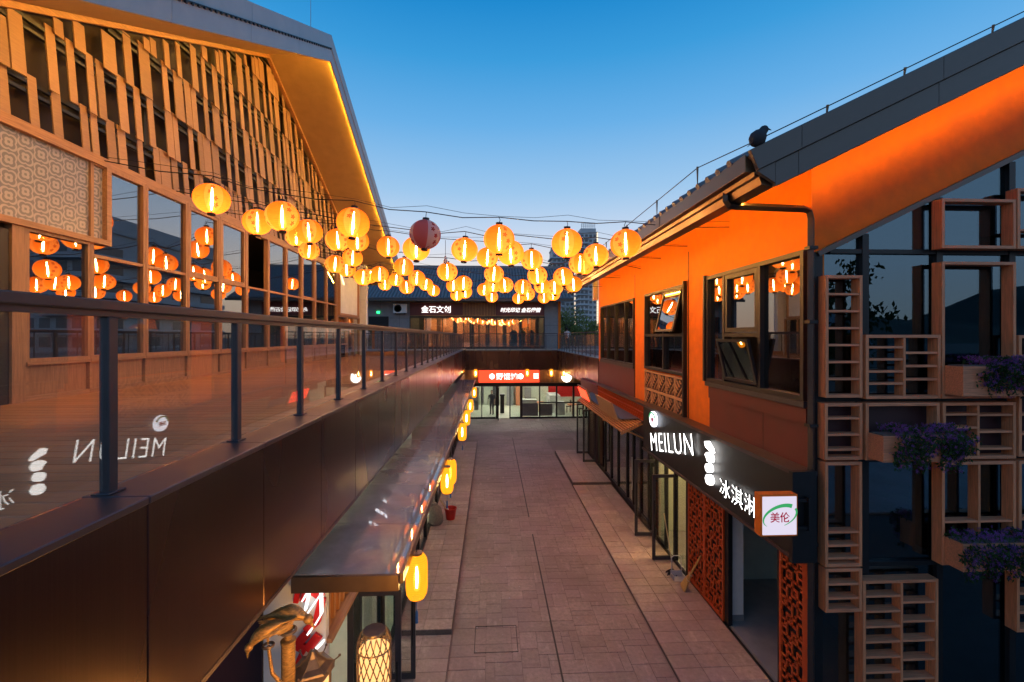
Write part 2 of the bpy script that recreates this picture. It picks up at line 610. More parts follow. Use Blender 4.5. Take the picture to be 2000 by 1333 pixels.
def silk_mat():
    a = N('silk_shade')
    tcn = a.n('TexCoord').outputs['Object']
    sp = a.n('SeparateXYZ')
    a.s(sp.inputs[0], tcn)
    rib = a.math('SINE', a.math('MULTIPLY', sp.outputs[2], 300.))
    blot = a.noise(a.pos(True, (1, 1, .6)), 11, 4, .6)
    c = a.mix(a.math('ADD', a.math('MULTIPLY_ADD', rib, .12, .02), a.math('MULTIPLY', blot, .5)), (1, .30, .012), (.70, .12, .003))
    e = a.n('Emission')
    a.s(e.inputs[0], c)
    e.inputs[1].default_value = 1.25
    t = a.n('BsdfTransparent')
    t.inputs[0].default_value = (1, .85, .45, 1)
    mx = a.n('MixShader')
    mx.inputs[0].default_value = .2
    a.s(mx.inputs[1], e.outputs[0])
    a.s(mx.inputs[2], t.outputs[0])
    return a.done(mx.outputs[0])


M['silk'] = silk_mat()


def brushed_mat():
    """dark brown brushed sheet: fine upright scratches, faint handling marks"""
    a = N('brown_cladding')
    f = a.noise(a.pos(False, (60, 60, .7)), 1.6, 3)
    g = a.noise(a.pos(False, (1, .5, .25)), 1.0, 2)
    c = a.mix(f, (.058, .032, .031), (.098, .056, .050))
    c = a.mix(a.math('MULTIPLY', g, .3), c, (.13, .085, .075))
    r = a.n('ObjectInfo').outputs['Random']
    v = a.n('VectorMath', operation='SCALE')
    a.s(v.inputs[0], c)
    a.s(v.inputs['Scale'], a.math('MULTIPLY_ADD', r, .3, .85))
    return a.done(a.bsdf(v.outputs[0], a.math('MULTIPLY_ADD', g, .14, .20), .92, f, .06, .002))


M['cladding'] = brushed_mat()
M['coping'] = plain('coping_metal', (.105, .075, .078), .40, .6, .12, 3, bump=.05, dirt=.3)


def paving_mat(name, col, rand, dirt):
    a = N(name)
    p = a.pos()
    f = a.noise(p, 14, 6, .65)
    big = a.ramp(a.noise(p, .55, 5, .6), [(.35, 0.), (.7, 1.)])
    streak = a.ramp(a.noise(a.pos(False, (2.2, .7, 1)), 2.6, 6, .7), [(.56, 0.), (.72, 1.)])
    fine = a.noise(p, 42, 4, .7)
    c = a.mix(a.ramp(f, [(.28, 0.), (.72, 1.)]), tuple(x * .66 for x in col), tuple(min(1, x * 1.30) for x in col))
    c = a.mix(a.math('MULTIPLY', a.ramp(fine, [(.5, 0.), (.75, 1.)]), .28), c, tuple(x * .5 for x in col))
    c = a.mix(a.math('MULTIPLY', a.ramp(a.noise(p, .9, 3), [(.45, 0.), (.6, 1.)]), .45), c, (col[0] * .95, col[1] * .82, col[2] * 1.02))
    c = a.mix(a.math('MULTIPLY', big, dirt), c, tuple(x * .52 for x in col))
    c = a.mix(a.math('MULTIPLY', streak, dirt * .55), c, tuple(min(1, x * 1.55) for x in col))
    r = a.n('ObjectInfo').outputs['Random']
    v = a.n('VectorMath', operation='SCALE')
    a.s(v.inputs[0], c)
    a.s(v.inputs['Scale'], a.math('MULTIPLY_ADD', r, 2 * rand, 1 - rand))
    return a.done(a.bsdf(v.outputs[0], a.math('MULTIPLY_ADD', f, .25, .45), 0, f, .6, .012))


M['stone'] = paving_mat('stamped_stone', (.35, .275, .248), .09, .85)
M['road'] = paving_mat('road_bed', (.255, .195, .175), 0, .5)
M['paver'] = paving_mat('paver', (.44, .335, .30), .10, .75)
M['paver_bed'] = paving_mat('paver_bed', (.13, .10, .09), 0, .4)


def quatrefoil_mat():
    """screen print: pale ringed quatrefoils on a grey translucent sheet"""
    a = N('patterned_screen')
    sp = a.n('SeparateXYZ')
    a.s(sp.inputs[0], a.n('NewGeometry').outputs['Position'])
    y, z = sp.outputs[1], sp.outputs[2]
    masks = None
    for oy, oz in ((0., 0.), (.5, .5)):
        u = a.math('MULTIPLY', a.math('SUBTRACT', a.math('FRACT', a.math('MULTIPLY_ADD', y, 1 / .46, oy)), .5), .46 / .128)
        v = a.math('MULTIPLY', a.math('SUBTRACT', a.math('FRACT', a.math('MULTIPLY_ADD', z, 1 / .25, oz)), .5), .25 / .128)
        r = a.math('SQRT', a.math('ADD', a.math('MULTIPLY', u, u), a.math('MULTIPLY', v, v)))
        th = a.math('ARCTAN2', v, u)
        lob = a.math('MULTIPLY_ADD', a.math('ABSOLUTE', a.math('SINE', a.math('MULTIPLY', th, 2.))), .28, .76)
        d = a.math('DIVIDE', r, lob)
        outer = a.math('MULTIPLY', a.math('GREATER_THAN', d, .80), a.math('LESS_THAN', d, 1.02))
        mid = a.math('MULTIPLY', a.math('GREATER_THAN', d, .17), a.math('LESS_THAN', d, .50))
        m_ = a.math('MAXIMUM', outer, mid)
        masks = m_ if masks is None else a.math('MAXIMUM', masks, m_)
    c = a.mix(masks, (.21, .20, .21), (.43, .375, .365))
    return a.done(a.bsdf(c, .35))


M['quatrefoil'] = quatrefoil_mat()


def leaf_mat(name, col, var=.5):
    a = N(name)
    r = a.noise(a.pos(), 2.5, 3)
    c = a.mix(a.ramp(r, [(.3, 0.), (.7, 1.)]), tuple(x * (1 - var) for x in col), tuple(x * (1 + var) for x in col))
    d = a.n('BsdfDiffuse')
    a.s(d.inputs[0], c)
    t = a.n('BsdfTranslucent')
    a.s(t.inputs[0], c)
    mx = a.n('MixShader')
    mx.inputs[0].default_value = .35
    a.s(mx.inputs[1], d.outputs[0])
    a.s(mx.inputs[2], t.outputs[0])
    return a.done(mx.outputs[0])


M['leaf'] = leaf_mat('leaf', (.18, .20, .065))
M['leaf_dark'] = leaf_mat('leaf_dark', (.045, .075, .030))
M['petal'] = leaf_mat('petal', (.24, .09, .33), .35)


# ------------------------------------------------------------------ lettering
def lettering(body, size, mat, parent, origin, right, up, name='lettering', depth=.02, bold=0., align='CENTER', spacing=1., fit=None, side=None):
    """raised letters as real geometry; origin is the text's centre, right/up its axes"""
    cu = bpy.data.curves.new('letters', 'FONT')
    cu.body, cu.size, cu.extrude, cu.offset = body, size, depth / 2, bold
    cu.align_x, cu.align_y, cu.space_character = 'CENTER', 'CENTER', spacing
    tmp = bpy.data.objects.new('letters', cu)
    COL.objects.link(tmp)
    dg = bpy.context.evaluated_depsgraph_get()
    me = bpy.data.meshes.new_from_object(tmp.evaluated_get(dg))
    bpy.data.objects.remove(tmp)
    xs = [v.co.x for v in me.vertices]
    ys = [v.co.y for v in me.vertices]
    cx, cyy = (min(xs) + max(xs)) / 2, (min(ys) + max(ys)) / 2
    k = Vector((1, 1))
    if fit:
        k = Vector((fit[0] / (max(xs) - min(xs)), fit[1] / (max(ys) - min(ys))))
    right, up = Vector(right).normalized(), Vector(up).normalized()
    nrm = right.cross(up)
    base = Vector(origin) - base_of(parent)
    for v in me.vertices:
        p = v.co
        v.co = base + right * ((p.x - cx) * k.x) + up * ((p.y - cyy) * k.y) + nrm * p.z
    me.materials.clear()
    me.materials.append(mat)
    if side is not None:
        me.materials.append(side)
        for p in me.polygons:
            p.material_index = 0 if abs(p.normal.dot(nrm)) > .7 else 1
    me.update()
    return link(name, me, parent)


def wall_x(mb, x0, x1, y0, y1, z0, z1, holes):
    """a wall slab in the plane X, with rectangular openings (y0, y1, z0, z1)"""
    ys = sorted({y0, y1} | {v for h in holes for v in h[:2] if y0 < v < y1})
    zs = sorted({z0, z1} | {v for h in holes for v in h[2:] if z0 < v < z1})
    for a, b in zip(ys, ys[1:]):
        for c, d in zip(zs, zs[1:]):
            m, n = (a + b) / 2, (c + d) / 2
            if not any(h[0] < m < h[1] and h[2] < n < h[3] for h in holes):
                mb.box(x0, x1, a, b, c, d)
    return mb


def window_x(parent, x, y0, y1, z0, z1, ysplit, zsplit, fm, gm, t=.06, d=.10, name='window', face=-1, skip=()):
    """a framed window in the plane X; each pane is a sub-part"""
    mb = MB()
    mb.box(x - d / 2, x + d / 2, y0, y1, z0, z0 + t).box(x - d / 2, x + d / 2, y0, y1, z1 - t, z1)
    mb.box(x - d / 2, x + d / 2, y0, y0 + t, z0 + t, z1 - t).box(x - d / 2, x + d / 2, y1 - t, y1, z0 + t, z1 - t)
    ys = [y0 + t / 2] + list(ysplit) + [y1 - t / 2]
    for y in ysplit:
        mb.box(x - d / 2 + .004, x + d / 2 - .004, y - t / 2, y + t / 2, z0 + t, z1 - t)
    panes = []
    for i, (a, b) in enumerate(zip(ys, ys[1:])):
        zz = [z0 + t / 2] + [z for k, z in zsplit if k == i or k is None] + [z1 - t / 2]
        for z in zz[1:-1]:
            mb.box(x - d / 2 + .008, x + d / 2 - .008, a + t / 2, b - t / 2, z - t / 2, z + t / 2)
        for j, (c, e) in enumerate(zip(zz, zz[1:])):
            if (i, j) not in skip:
                panes.append((a + t / 2, b - t / 2, c + t / 2, e - t / 2))
    w = mb.build(name, fm, parent)
    for a, b, c, e in panes:
        MB().box(x - .004, x + .004, a, b, c, e).build('pane', gm, w)
    return w


# ================================================================== GROUND, LANE, PAVEMENTS
rnd = random.Random(11)
g = MB().add([(-900, -900, -.08), (900, -900, -.08), (900, 1500, -.08), (-900, 1500, -.08)], [(0, 1, 2, 3)]).build('ground', M['ground'])
tag(g, 'bare dark ground around the buildings', kind='structure')

road = MB().box(-1.76, 4.36, -1, 30.1, -.06, -.010).box(4.36, 9.0, 20.5, 30.1, -.06, -.010).build('road', M['road'])
tag(road, 'brown stamped concrete lane between the two shop rows', kind='structure')


def ashlar(x0, x1, y0, y1, u, r):
    nx, ny = int(round((x1 - x0) / u)), int(round((y1 - y0) / u))
    occ = [[False] * ny for _ in range(nx)]
    out = []
    for j in range(ny):
        for i in range(nx):
            if occ[i][j]:
                continue
            w, h = r.choice(((4, 2), (3, 2), (2, 1), (4, 3), (3, 1), (2, 2), (5, 2), (2, 3), (3, 3)))
            w, h = min(w, nx - i), min(h, ny - j)
            while any(occ[a][j] for a in range(i, i + w)):
                w -= 1
            for a in range(i, i + w):
                for b in range(j, j + h):
                    occ[a][b] = True
            out.append((x0 + i * u, x0 + (i + w) * u, y0 + j * u, y0 + (j + h) * u))
    return out


cells = sorted(ashlar(-.70, 2.90, 6.5, 23.9, .15, rnd), key=lambda c: c[2])
far = MB()
for k, (a, b, c, d) in enumerate(cells):
    zt = rnd.uniform(-.002, .002)
    if k < 296:
        piece('stone', M['stone'], road, ((a + b) / 2, (c + d) / 2, -.012 + zt), (b - a - .005, d - c - .005, .024), cham=.004)
    else:
        far.box(a + .004, b - .004, c + .004, d - .004, -.03, zt)
for a, b, c, d in ashlar(-1.70, 4.30, 23.9, 29.9, .15, rnd) + ashlar(4.30, 7.60, 21.3, 29.9, .15, rnd):
    far.box(a + .005, b - .005, c + .005, d - .005, -.03, rnd.uniform(-.002, .002))
far.build('paving_stones', M['stone'], road, kind='stuff')

d = MB()
for y0, y1 in ((3.0, 12.4), (13.6, 24.3)):
    d.box(1.105, 1.135, y0, y1, -.02, .005)
tag(d.build('drain_slot', M['drain']), 'thin dark drainage slot along the middle of the lane', 'drain')

lt_ = random.Random(44)
lit = MB()
for k in range(70):
    x, y_ = lt_.uniform(-.65, 2.85), lt_.uniform(7, 22)
    r_ = lt_.uniform(.006, .018)
    n_ = lt_.choice((4, 5, 6))
    lit.prism([(x + r_ * math.cos(q * 2 * PI / n_ + k) * lt_.uniform(.6, 1.2), y_ + r_ * math.sin(q * 2 * PI / n_ + k) * lt_.uniform(.6, 1.2)) for q in range(n_)], 'z', .0015, lt_.uniform(.003, .007))
tag(lit.build('litter', M['grey_plastic']), 'scattered pale scraps and crumbs on the lane', kind='stuff')
cov = thing('inspection_cover', 'square inspection cover outline flush in the stamped lane', 'manhole cover', (-.05, 8.15, .004))
c = MB()
for x0, x1, y0, y1 in ((-.30, .46, 7.78, 7.792), (-.30, .46, 8.49, 8.502), (-.30, -.288, 7.792, 8.49), (.448, .46, 7.792, 8.49)):
    c.box(x0, x1, y0, y1, -.01, .006)
c.build('rim', M['drain'], cov)
for x, y in ((-.27, 7.82), (.43, 7.82), (-.27, 8.46), (.43, 8.46)):
    MB().lathe([(.016, -.01), (.016, .007), (.008, .009)], (x, y, 0), 8).build('bolt', M['steel'], cov)


def pavement(name, label, x0, x1, y0, y1, z, cols, step=.30, dz=0.):
    bed = MB().box(x0, x1, y0, y1, -.06, z - .012).build(name, M['paver_bed'])
    tag(bed, label, kind='structure')
    w = (x1 - x0) / cols
    n = int((y1 - y0) / step)
    st = (y1 - y0) / n
    for j in range(n):
        for i in range(cols):
            piece('tile', M['paver'], bed, (x0 + (i + .5) * w, y0 + (j + .5) * st, z - .014 + rnd.uniform(-.0015, .0015)), (w - .007, st - .007, .03), cham=.003)
    return bed


pavement('pavement', 'low tiled pavement in front of the ice cream shop', 2.93, 4.33, 5.7, 16.3, .05, 3)
pavement('pavement', 'raised tiled pavement in front of the awning shop', 2.93, 4.33, 16.3, 20.95, .15, 3)
pavement('pavement', 'low tiled pavement beside the lit lamp posts', -1.74, -.72, 5.2, 8.25, .03, 2)
pavement('pavement', 'raised tiled pavement under the glass canopy', -1.74, -.72, 8.25, 22.9, .13, 2)

# ================================================================== UPPER DECK
deck = MB().box(-6.9, -2.03, .5, 30.0, 4.15, 4.40).build('deck', M['concrete'])
tag(deck, 'timber plank terrace deck beside the hall', kind='structure')
y = .5
while y < 29.9:
    L = 4.78
    cut = rnd.uniform(1.4, 3.4)
    for a, b in ((0, cut), (cut, L)):
        if y < 24:
            piece('plank', M['deck_wood'], deck, (-6.82 + (a + b) / 2, y + .1, 4.432), (b - a - .006, .194, .05), cham=.005)
    if y >= 24:
        piece('plank', M['deck_wood'], deck, (-6.82 + L / 2, y + .1, 4.432), (L, .194, .05), cham=.005)
    y += .2
MB().box(4.61, 9.0, 18.76, 29.99, 3.18, 3.24).build('lane_ceiling', M['burgundy_dark'])['kind'] = 'structure'
ter = MB().box(-16, 14, 30.2, 48, 4.0, 4.44).box(4.55, 14, 18.75, 30.2, 4.0, 4.44).build('terrace', M['concrete'])
tag(ter, 'grey upper terrace floor around the tiled roof shop', kind='structure')

# ------------------------------------------------------------------ parapet walls with metal cladding
pw = thing('parapet_wall', 'long dark brown metal clad parapet below the glass railing', 'wall', (-1.93, 0, 3.11))
MB().box(-2.02, -1.73, .4, 29.9, 3.40, 4.565).build('core', M['backing'], pw)
y = .035
while y < 29.9:
    y1 = min(y + 1.135, 29.93)
    piece('panel', M['cladding'], pw, (-1.70, (y + y1) / 2, 3.995), (.04, y1 - y - .006, 1.17), cham=.004)
    piece('coping', M['coping'], pw, (-1.835, (y + y1) / 2, 4.60), (.33, y1 - y - .006, .038), cham=.005)
    y += 1.135
MB().box(-2.36, -1.685, .4, 29.9, 3.365, 3.40).build('bottom_trim', M['coping'], pw)

cw = thing('parapet_wall', 'dark brown clad parapet crossing above the red noodle shop sign', 'wall', (1.2, 30, 3.2))
MB().box(-2.3, 4.5, 30.03, 30.18, 3.2, 4.43).build('core', M['backing'], cw)
for i in range(8):
    x = -1.90 + i * .787
    piece('panel', M['cladding'], cw, (x + .394, 30.0, 3.84), (.782, .04, 1.24), cham=.004)
MB().box(-1.90, 4.39, 29.96, 30.25, 4.462, 4.505).build('coping', M['coping'], cw)

rw = thing('parapet_wall', 'short dark brown clad parapet between the orange house and the noodle shop', 'wall', (4.4, 24, 3.2))
MB().box(4.44, 4.6, 18.6, 29.95, 3.2, 4.43).build('core', M['backing'], rw)
for i in range(14):
    piece('panel', M['cladding'], rw, (4.42, 18.62 + (i + .5) * .805, 3.84), (.04, .80, 1.24), cham=.004)
MB().box(4.395, 4.66, 18.6, 29.95, 4.462, 4.505).build('coping', M['coping'], rw)

# ------------------------------------------------------------------ railings
gr = thing('glass_railing', 'dark metal railing with clear glass panes along the timber deck', 'railing', (-1.914, 2.7, 4.62))
MB().box(-1.955, -1.873, .5, 29.85, 5.529, 5.581).build('handrail', M['rail_metal'], gr, bevel=.007)
MB().box(-1.936, -1.892, .5, 29.85, 5.500, 5.529).build('channel', M['rail_metal'], gr)
posts = [2.366 + 1.14 * k for k in range(-1, 25)]
for y in posts:
    piece('post', M['rail_metal'], gr, (-1.914, y, 5.062), (.048, .061, .876), cham=.005)
    piece('foot_plate', M['rail_metal'], gr, (-1.914, y, 4.625), (.088, .11, .010), cham=.003)
for a, b in zip(posts, posts[1:]):
    MB().box(-1.919, -1.909, a + .04, b - .04, 4.645, 5.515).build('pane', M['glass_rail'], gr)


def picket_rail(label, p, q, n, glass=True):
    p, q = Vector(p), Vector(q)
    t = thing('picket_railing', label, 'railing', (p + q) / 2)
    MB().beam(p + Vector((0, 0, 1.1)), q + Vector((0, 0, 1.1)), .05, .045).build('handrail', M['rail_metal'], t)
    for i in range(n + 1):
        a = p.lerp(q, i / n)
        piece('post', M['rail_metal'], t, a + Vector((0, 0, .54)), (.035, .035, 1.08), cham=.003)
    if glass:
        MB().beam(p + Vector((0, 0, .55)), q + Vector((0, 0, .55)), .01, .9).build('pane', M['glass_rail'], t)
    return t


picket_rail('thin dark picket railing on the far cross parapet', (-1.95, 30.1, 4.5), (4.4, 30.1, 4.5), 8)
picket_rail('thin dark picket railing in front of the white shirted person', (4.52, 30.0, 4.5), (4.52, 18.8, 4.5), 12)
picket_rail('distant picket railing at the terrace edge below the willow', (5.7, 44, 4.44), (13.5, 44, 4.44), 9)

sb = thing('stair_balustrade', 'glass stair balustrade on a brown kerb at the deck end', 'balustrade', (-5.3, 23.5, 4.45))
MB().box(-6.25, -4.30, 22.9, 23.1, 4.45, 4.66).box(-4.5, -4.30, 23.1, 26.5, 4.45, 4.66).parts('kerb', M['frame_wood_h'], sb)
MB().box(-6.25, -4.38, 22.99, 23.01, 4.66, 5.55).build('pane', M['glass_rail'], sb)
MB().box(-4.41, -4.39, 23.02, 26.5, 4.66, 5.55).build('pane', M['glass_rail'], sb)
MB().box(-6.25, -4.36, 22.98, 23.02, 5.55, 5.59).box(-4.42, -4.36, 23.02, 26.5, 5.55, 5.59).build('handrail', M['rail_metal'], sb)
for x in (-6.2, -5.6, -5.0, -4.42):
    piece('post', M['rail_metal'], sb, (x, 22.96, 5.1), (.03, .03, .9), cham=.003)

# ================================================================== TIMBER HALL
HX = -6.76
hall = thing('timber_hall', 'two storey timber hall with hanging wooden slats and a glowing gable eave', 'hall', (HX, 14.15, 4.45))
SL, RY, RZ = .517, 14.15, 13.98


def roofz(y):
    return RZ - SL * abs(y - RY)


Y0, Y1 = 3.6, 24.0
MB().prism([(Y0, 8.36), (Y1, 8.36), (Y1, roofz(Y1)), (RY, RZ), (Y0, roofz(Y0))], 'x', -7.12, -6.98).build('backing_wall', M['backing'], hall)
# rows of slats hung like shingles: every slat kicks out at its foot over the one below
PITCH, SLEN = .93, 1.03
ang = math.asin(.085 / SLEN)
sr = random.Random(5)
rails = MB()
nslat = 0
widths = (.14, .16, .16, .19, .21, .29)
smesh = {}


def slat(y, w, ztop, length):
    global nslat
    if length < .22:
        return
    c = (HX - .055, y + w / 2, ztop - length / 2)
    piece('slat', M['slat'], hall, c, (.022, w, round(length, 2)), (0, -ang, 0), cham=.003)
    nslat += 1


for i in range(6):
    zt = 8.30 + PITCH * (i + 1) + .06
    zr = zt - .12
    ya, yb = max(Y0 + .4, RY - (RZ - zr) / SL), min(Y1 - .1, RY + (RZ - zr) / SL)
    if yb - ya > .4:
        rails.box(-6.90, -6.84, ya, yb, zr - .03, zr + .03).box(-6.90, -6.84, ya, yb, zr - .17, zr - .12)
    y = 5.2 + sr.uniform(0, .25)
    while y < Y1 - .2:
        w = sr.choice(widths)
        top = min(zt, min(roofz(y), roofz(y + w)) - .10)
        if top < zt - .03:
            top = round(top / .1) * .1
        if nslat < 292:
            slat(y, w, top, top - (zt - SLEN))
        y += w + sr.choice((.015, .05, .18, .22, .28, .34))
rails.build('hanging_rails', M['black'], hall)
for yy in range(6, 24, 3):
    zt = roofz(yy) - .1
    piece('stud', M['black'], hall, (-6.93, yy + .4, (8.4 + zt) / 2), (.05, .06, zt - 8.4), cham=.003)
MB().beam((HX - .02, Y0, roofz(Y0) - .06), (HX - .02, RY, RZ - .06), .10, .09).beam((HX - .02, RY, RZ - .06), (HX - .02, Y1, roofz(Y1) - .06), .10, .09).build('eave_trim', M['frame_wood_h'], hall)

# roof, soffit and barge
YE0, YE1 = 2.6, 25.3
for nm, mt, lo, hi, xa, xb in (('soffit', 'hall_soffit', 0., .05, -15.5, -4.985), ('roof', 'tile_roof', .05, .58, -15.5, -4.97)):
    MB().prism([(YE0, roofz(YE0) + lo), (RY, RZ + lo), (YE1, roofz(YE1) + lo), (YE1, roofz(YE1) + hi), (RY, RZ + hi), (YE0, roofz(YE0) + hi)], 'x', xa, xb).build(nm, M[mt], hall)
for s, yend in ((-1, YE0), (1, YE1)):
    n = 5
    for i in range(n):
        ya, yb = RY + (yend - RY) * i / n, RY + (yend - RY) * (i + 1) / n
        ga = .004 * s
        for lo, hi, xo in ((-.17, .23, 0.), (.24, .64, .018)):
            MB().prism([(ya + (ga if i else 0), roofz(ya) + lo), (yb - ga, roofz(yb) + lo), (yb - ga, roofz(yb) + hi), (ya + (ga if i else 0), roofz(ya) + hi)], 'x', -4.955, -4.905 + xo).build('fascia', M['hall_fascia'], hall)
    MB().beam((-4.964, RY + s * .1, RZ - .014 - SL * .1), (-4.964, yend - s * .2, roofz(yend) - .014 + SL * .2), .012, .012).build('light_strip', M['led_warm'], hall)
dots = MB().beam((-4.875, YE0, roofz(YE0) + .235), (-4.875, RY, RZ + .235), .018, .02)
for i in range(60):
    y = RY - .1 - i * .16
    dots.box(-4.89, -4.858, y - .02, y + .02, roofz(y) + .19, roofz(y) + .225)
dots.build('festoon_cable', M['black'], hall)
MB().tube([(-5.2, RY - .8, RZ + .2), (-5.2, RY - .8, RZ + 1.6)], [.012, .005], 6).build('lightning_rod', M['steel'], hall)
MB().box(-15.5, -15.3, Y0, Y1, 4.45, 9.0).box(-15.3, -7.0, Y0, Y0 + .15, 4.45, 8.7).box(-15.3, -7.0, Y1 - .15, Y1, 4.45, 8.7).parts('outer_walls', M['backing'], hall)
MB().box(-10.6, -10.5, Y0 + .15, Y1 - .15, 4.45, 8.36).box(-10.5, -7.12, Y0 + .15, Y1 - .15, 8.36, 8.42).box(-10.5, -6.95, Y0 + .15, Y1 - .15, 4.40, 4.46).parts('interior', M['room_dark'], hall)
MB().box(-10.49, -10.45, 9.5, 12, 4.46, 7).box(-10.49, -10.45, 15, 16.2, 4.46, 7.4).parts('interior_panel', M['burgundy'], hall)
# head beam and glazed bays
MB().box(HX - .06, HX + .06, Y0, 23.6, 8.36, 8.50).build('head_beam', M['frame_wood_h'], hall)
MB().box(HX - .05, HX + .055, 6.68, 6.87, 4.45, 7.0).build('door_post', M['frame_wood'], hall)
window_x(hall, HX, 6.87, 7.93, 5.03, 6.98, [], [], M['frame_wood'], M['glass_hall'], .05, .11)
bay = 1.22
for k in range(10):
    a = 7.93 + k * bay
    w = window_x(hall, HX, a, a + bay - .012, 5.03, 8.36, [], [(0, 6.77)], M['frame_wood'], M['glass_hall'], .058, .12, skip=((0, 1),) if k == 4 else ())
    if k in (2, 3, 7):
        sh = MB()
        ya, yb, za, zb = a + .062, a + bay - .074, 6.802, 8.298
        for q in ((ya, yb, za, za + .06), (ya, yb, zb - .06, zb), (ya, ya + .06, za + .06, zb - .06), (yb - .06, yb, za + .06, zb - .06)):
            sh.box(HX - .01, HX + .05, *q)
        sh.build('sash', M['frame_wood'], w)
    if k == 4:
        MB().box(HX - .6, HX - .55, a + .1, a + bay - .3, 6.8, 8.3).box(HX - .5, HX - .42, a + .75, a + .9, 6.8, 8.3).parts('dark_panel', M['backing'], w)
for k in range(-1, 10):
    a = 7.93 + k * bay
    if k == -1:
        a, b = 6.88, 7.92
    else:
        b = a + bay - .012
    p = MB().box(HX - .03, HX + .015, a + .03, b - .03, 4.53, 4.98).build('panel', M['frame_wood'], hall)
    MB().box(HX - .04, HX + .05, a, b, 4.455, 4.53).box(HX - .04, HX + .075, a, b, 4.98, 5.03).box(HX - .04, HX + .045, a, a + .04, 4.53, 4.98).parts('rail_trim', M['frame_wood_h'], p)
# patterned screen box
scr = MB().box(HX - .02, HX + .10, 4.0, 8.30, 8.33, 8.42).box(HX - .02, HX + .10, 4.0, 8.30, 6.98, 7.07).box(HX - .02, HX + .10, 8.20, 8.30, 7.07, 8.33).build('screen_frame', M['frame_wood_h'], hall)
MB().box(HX - .0, HX + .02, 4.0, 8.20, 7.07, 8.33).build('patterned_screen', M['quatrefoil'], scr)
# sliding door at the near end, door and screen at the far end
dr = MB().box(HX - .06, HX + .03, 6.52, 6.66, 4.45, 6.9).box(HX - .06, HX + .03, 4.3, 6.52, 6.76, 6.9).box(HX - .04, HX + .0, 6.36, 6.46, 4.46, 6.76).box(HX - .04, HX, 4.3, 6.36, 4.46, 4.6).build('sliding_door', M['black'], hall)
MB().box(HX - .02, HX - .01, 4.3, 6.36, 4.6, 6.76).build('pane', M['glass_hall'], dr)
scr = MB().box(HX - .02, HX + .10, 20.35, 23.3, 8.25, 8.36).box(HX - .02, HX + .10, 20.35, 23.3, 6.35, 6.45).box(HX - .02, HX + .10, 20.35, 20.45, 6.45, 8.25).box(HX - .02, HX + .10, 23.2, 23.3, 6.45, 8.25).build('screen_frame', M['frame_wood_h'], hall, label='far screen with a plain pale sheet')
MB().box(HX, HX + .02, 20.45, 23.2, 6.45, 8.25).build('pale_screen', M['white'], scr)
window_x(hall, HX, 20.2, 21.5, 5.03, 6.34, [], [], M['frame_wood'], M['glass_hall'], .058, .12)
window_x(hall, HX, 21.55, 23.5, 4.46, 6.34, [22.5], [], M['frame_wood'], M['glass_hall'], .06, .12, name='door')
MB().box(-7.0, -6.42, 23.62, 23.95, 4.45, 9.2).build('corner_pier', M['white'], hall)
MB().beam((HX + .18, 20.0, 8.30), (HX + .10, 20.9, 7.75), .04, .03).build('spot_batten', M['led_line'], hall)

# ================================================================== FAR UPPER SHOP (tiled roof)
FY = 36.0
fs = thing('tiled_roof_shop', 'grey tiled roof shop facing the deck with lit white signs', 'shop', (-1, FY, 4.44))


def fx(px, Y=FY):
    return at(px, 658, Y=Y).x


def fz(py, Y=FY):
    return EYE - (py - 658) / FPX * (Y * math.cos(YAW))


xa, xb, xg0, xg1 = -11., fx(1095), fx(801), fx(1063)
ztop, zgl, zs0, zs1 = 8.35, fz(620), fz(617), fz(592)
MB().box(xa, xg0, FY, FY + .2, 4.44, ztop).box(xg1, xb - .2, FY, FY + .2, 4.44, ztop).box(xg0, xg1, FY + .02, FY + .2, zs1, ztop).build('wall', M['grey_wall'], fs)
MB().box(xb - .2, xb, FY - .05, FY + 10, 4.44, ztop).build('corner_post', M['orange'], fs)
for x in (-7.2, -8.7, -10.2):
    MB().box(x, x + .012, FY - .006, FY + .002, 4.5, ztop - .1).parts('wall_joint', M['black'], fs)
MB().box(xa, xg0, FY - .006, FY + .002, 6.85, 6.865).parts('wall_joint', M['black'], fs)
MB().box(xg1, xb - .2, FY - .006, FY + .002, 6.3, 6.315).box(xg1, xb - .2, FY - .006, FY + .002, 5.5, 5.515).parts('wall_joint', M['black'], fs)
MB().box(fx(720), fx(759), FY - .02, FY + .01, 4.46, fz(619)).build('dark_doorway', M['black'], fs)
MB().prism([(34.9, 8.30), (41.6, 11.62), (48, 8.45), (48, 8.2), (41.6, 11.32), (36.2, 8.62), (36.2, 8.2), (34.9, 8.2)], 'x', xa, 6.25).build('roof', M['tile_roof'], fs)
MB().box(xa, 6.3, 34.78, 34.92, 8.12, 8.30).build('eave_board', M['roof_fascia'], fs)
tl = MB()
for r_ in range(25):
    t0, t1 = r_ / 25, (r_ + 1.18) / 25
    for c_ in range(66):
        x = xa + .13 + c_ * .262
        y0, y1 = 34.9 + 6.7 * t0, 34.9 + 6.7 * min(t1, 1)
        z0, z1 = 8.30 + 3.32 * t0 + .05, 8.30 + 3.32 * min(t1, 1) + .015
        pr = [(-.105, 0), (-.06, .07), (.0, .095), (.06, .07), (.105, 0)]
        vs = [(x + a, y0, z0 + b) for a, b in pr] + [(x + a, y1, z1 + b) for a, b in pr]
        tl.add(vs, [(i, i + 1, i + 6, i + 5) for i in range(4)] + [(4, 3, 2, 1, 0)])
tl.build('roof_tiles', M['tile_roof'], fs, kind='stuff')
MB().box(xa, 6.28, 41.45, 41.75, 11.6, 11.85).build('ridge', M['tile_roof'], fs)
sgn = MB().box(xg0, xg1, FY - .10, FY + .0, zs0, zs1).build('sign_band', M['burgundy'], fs)
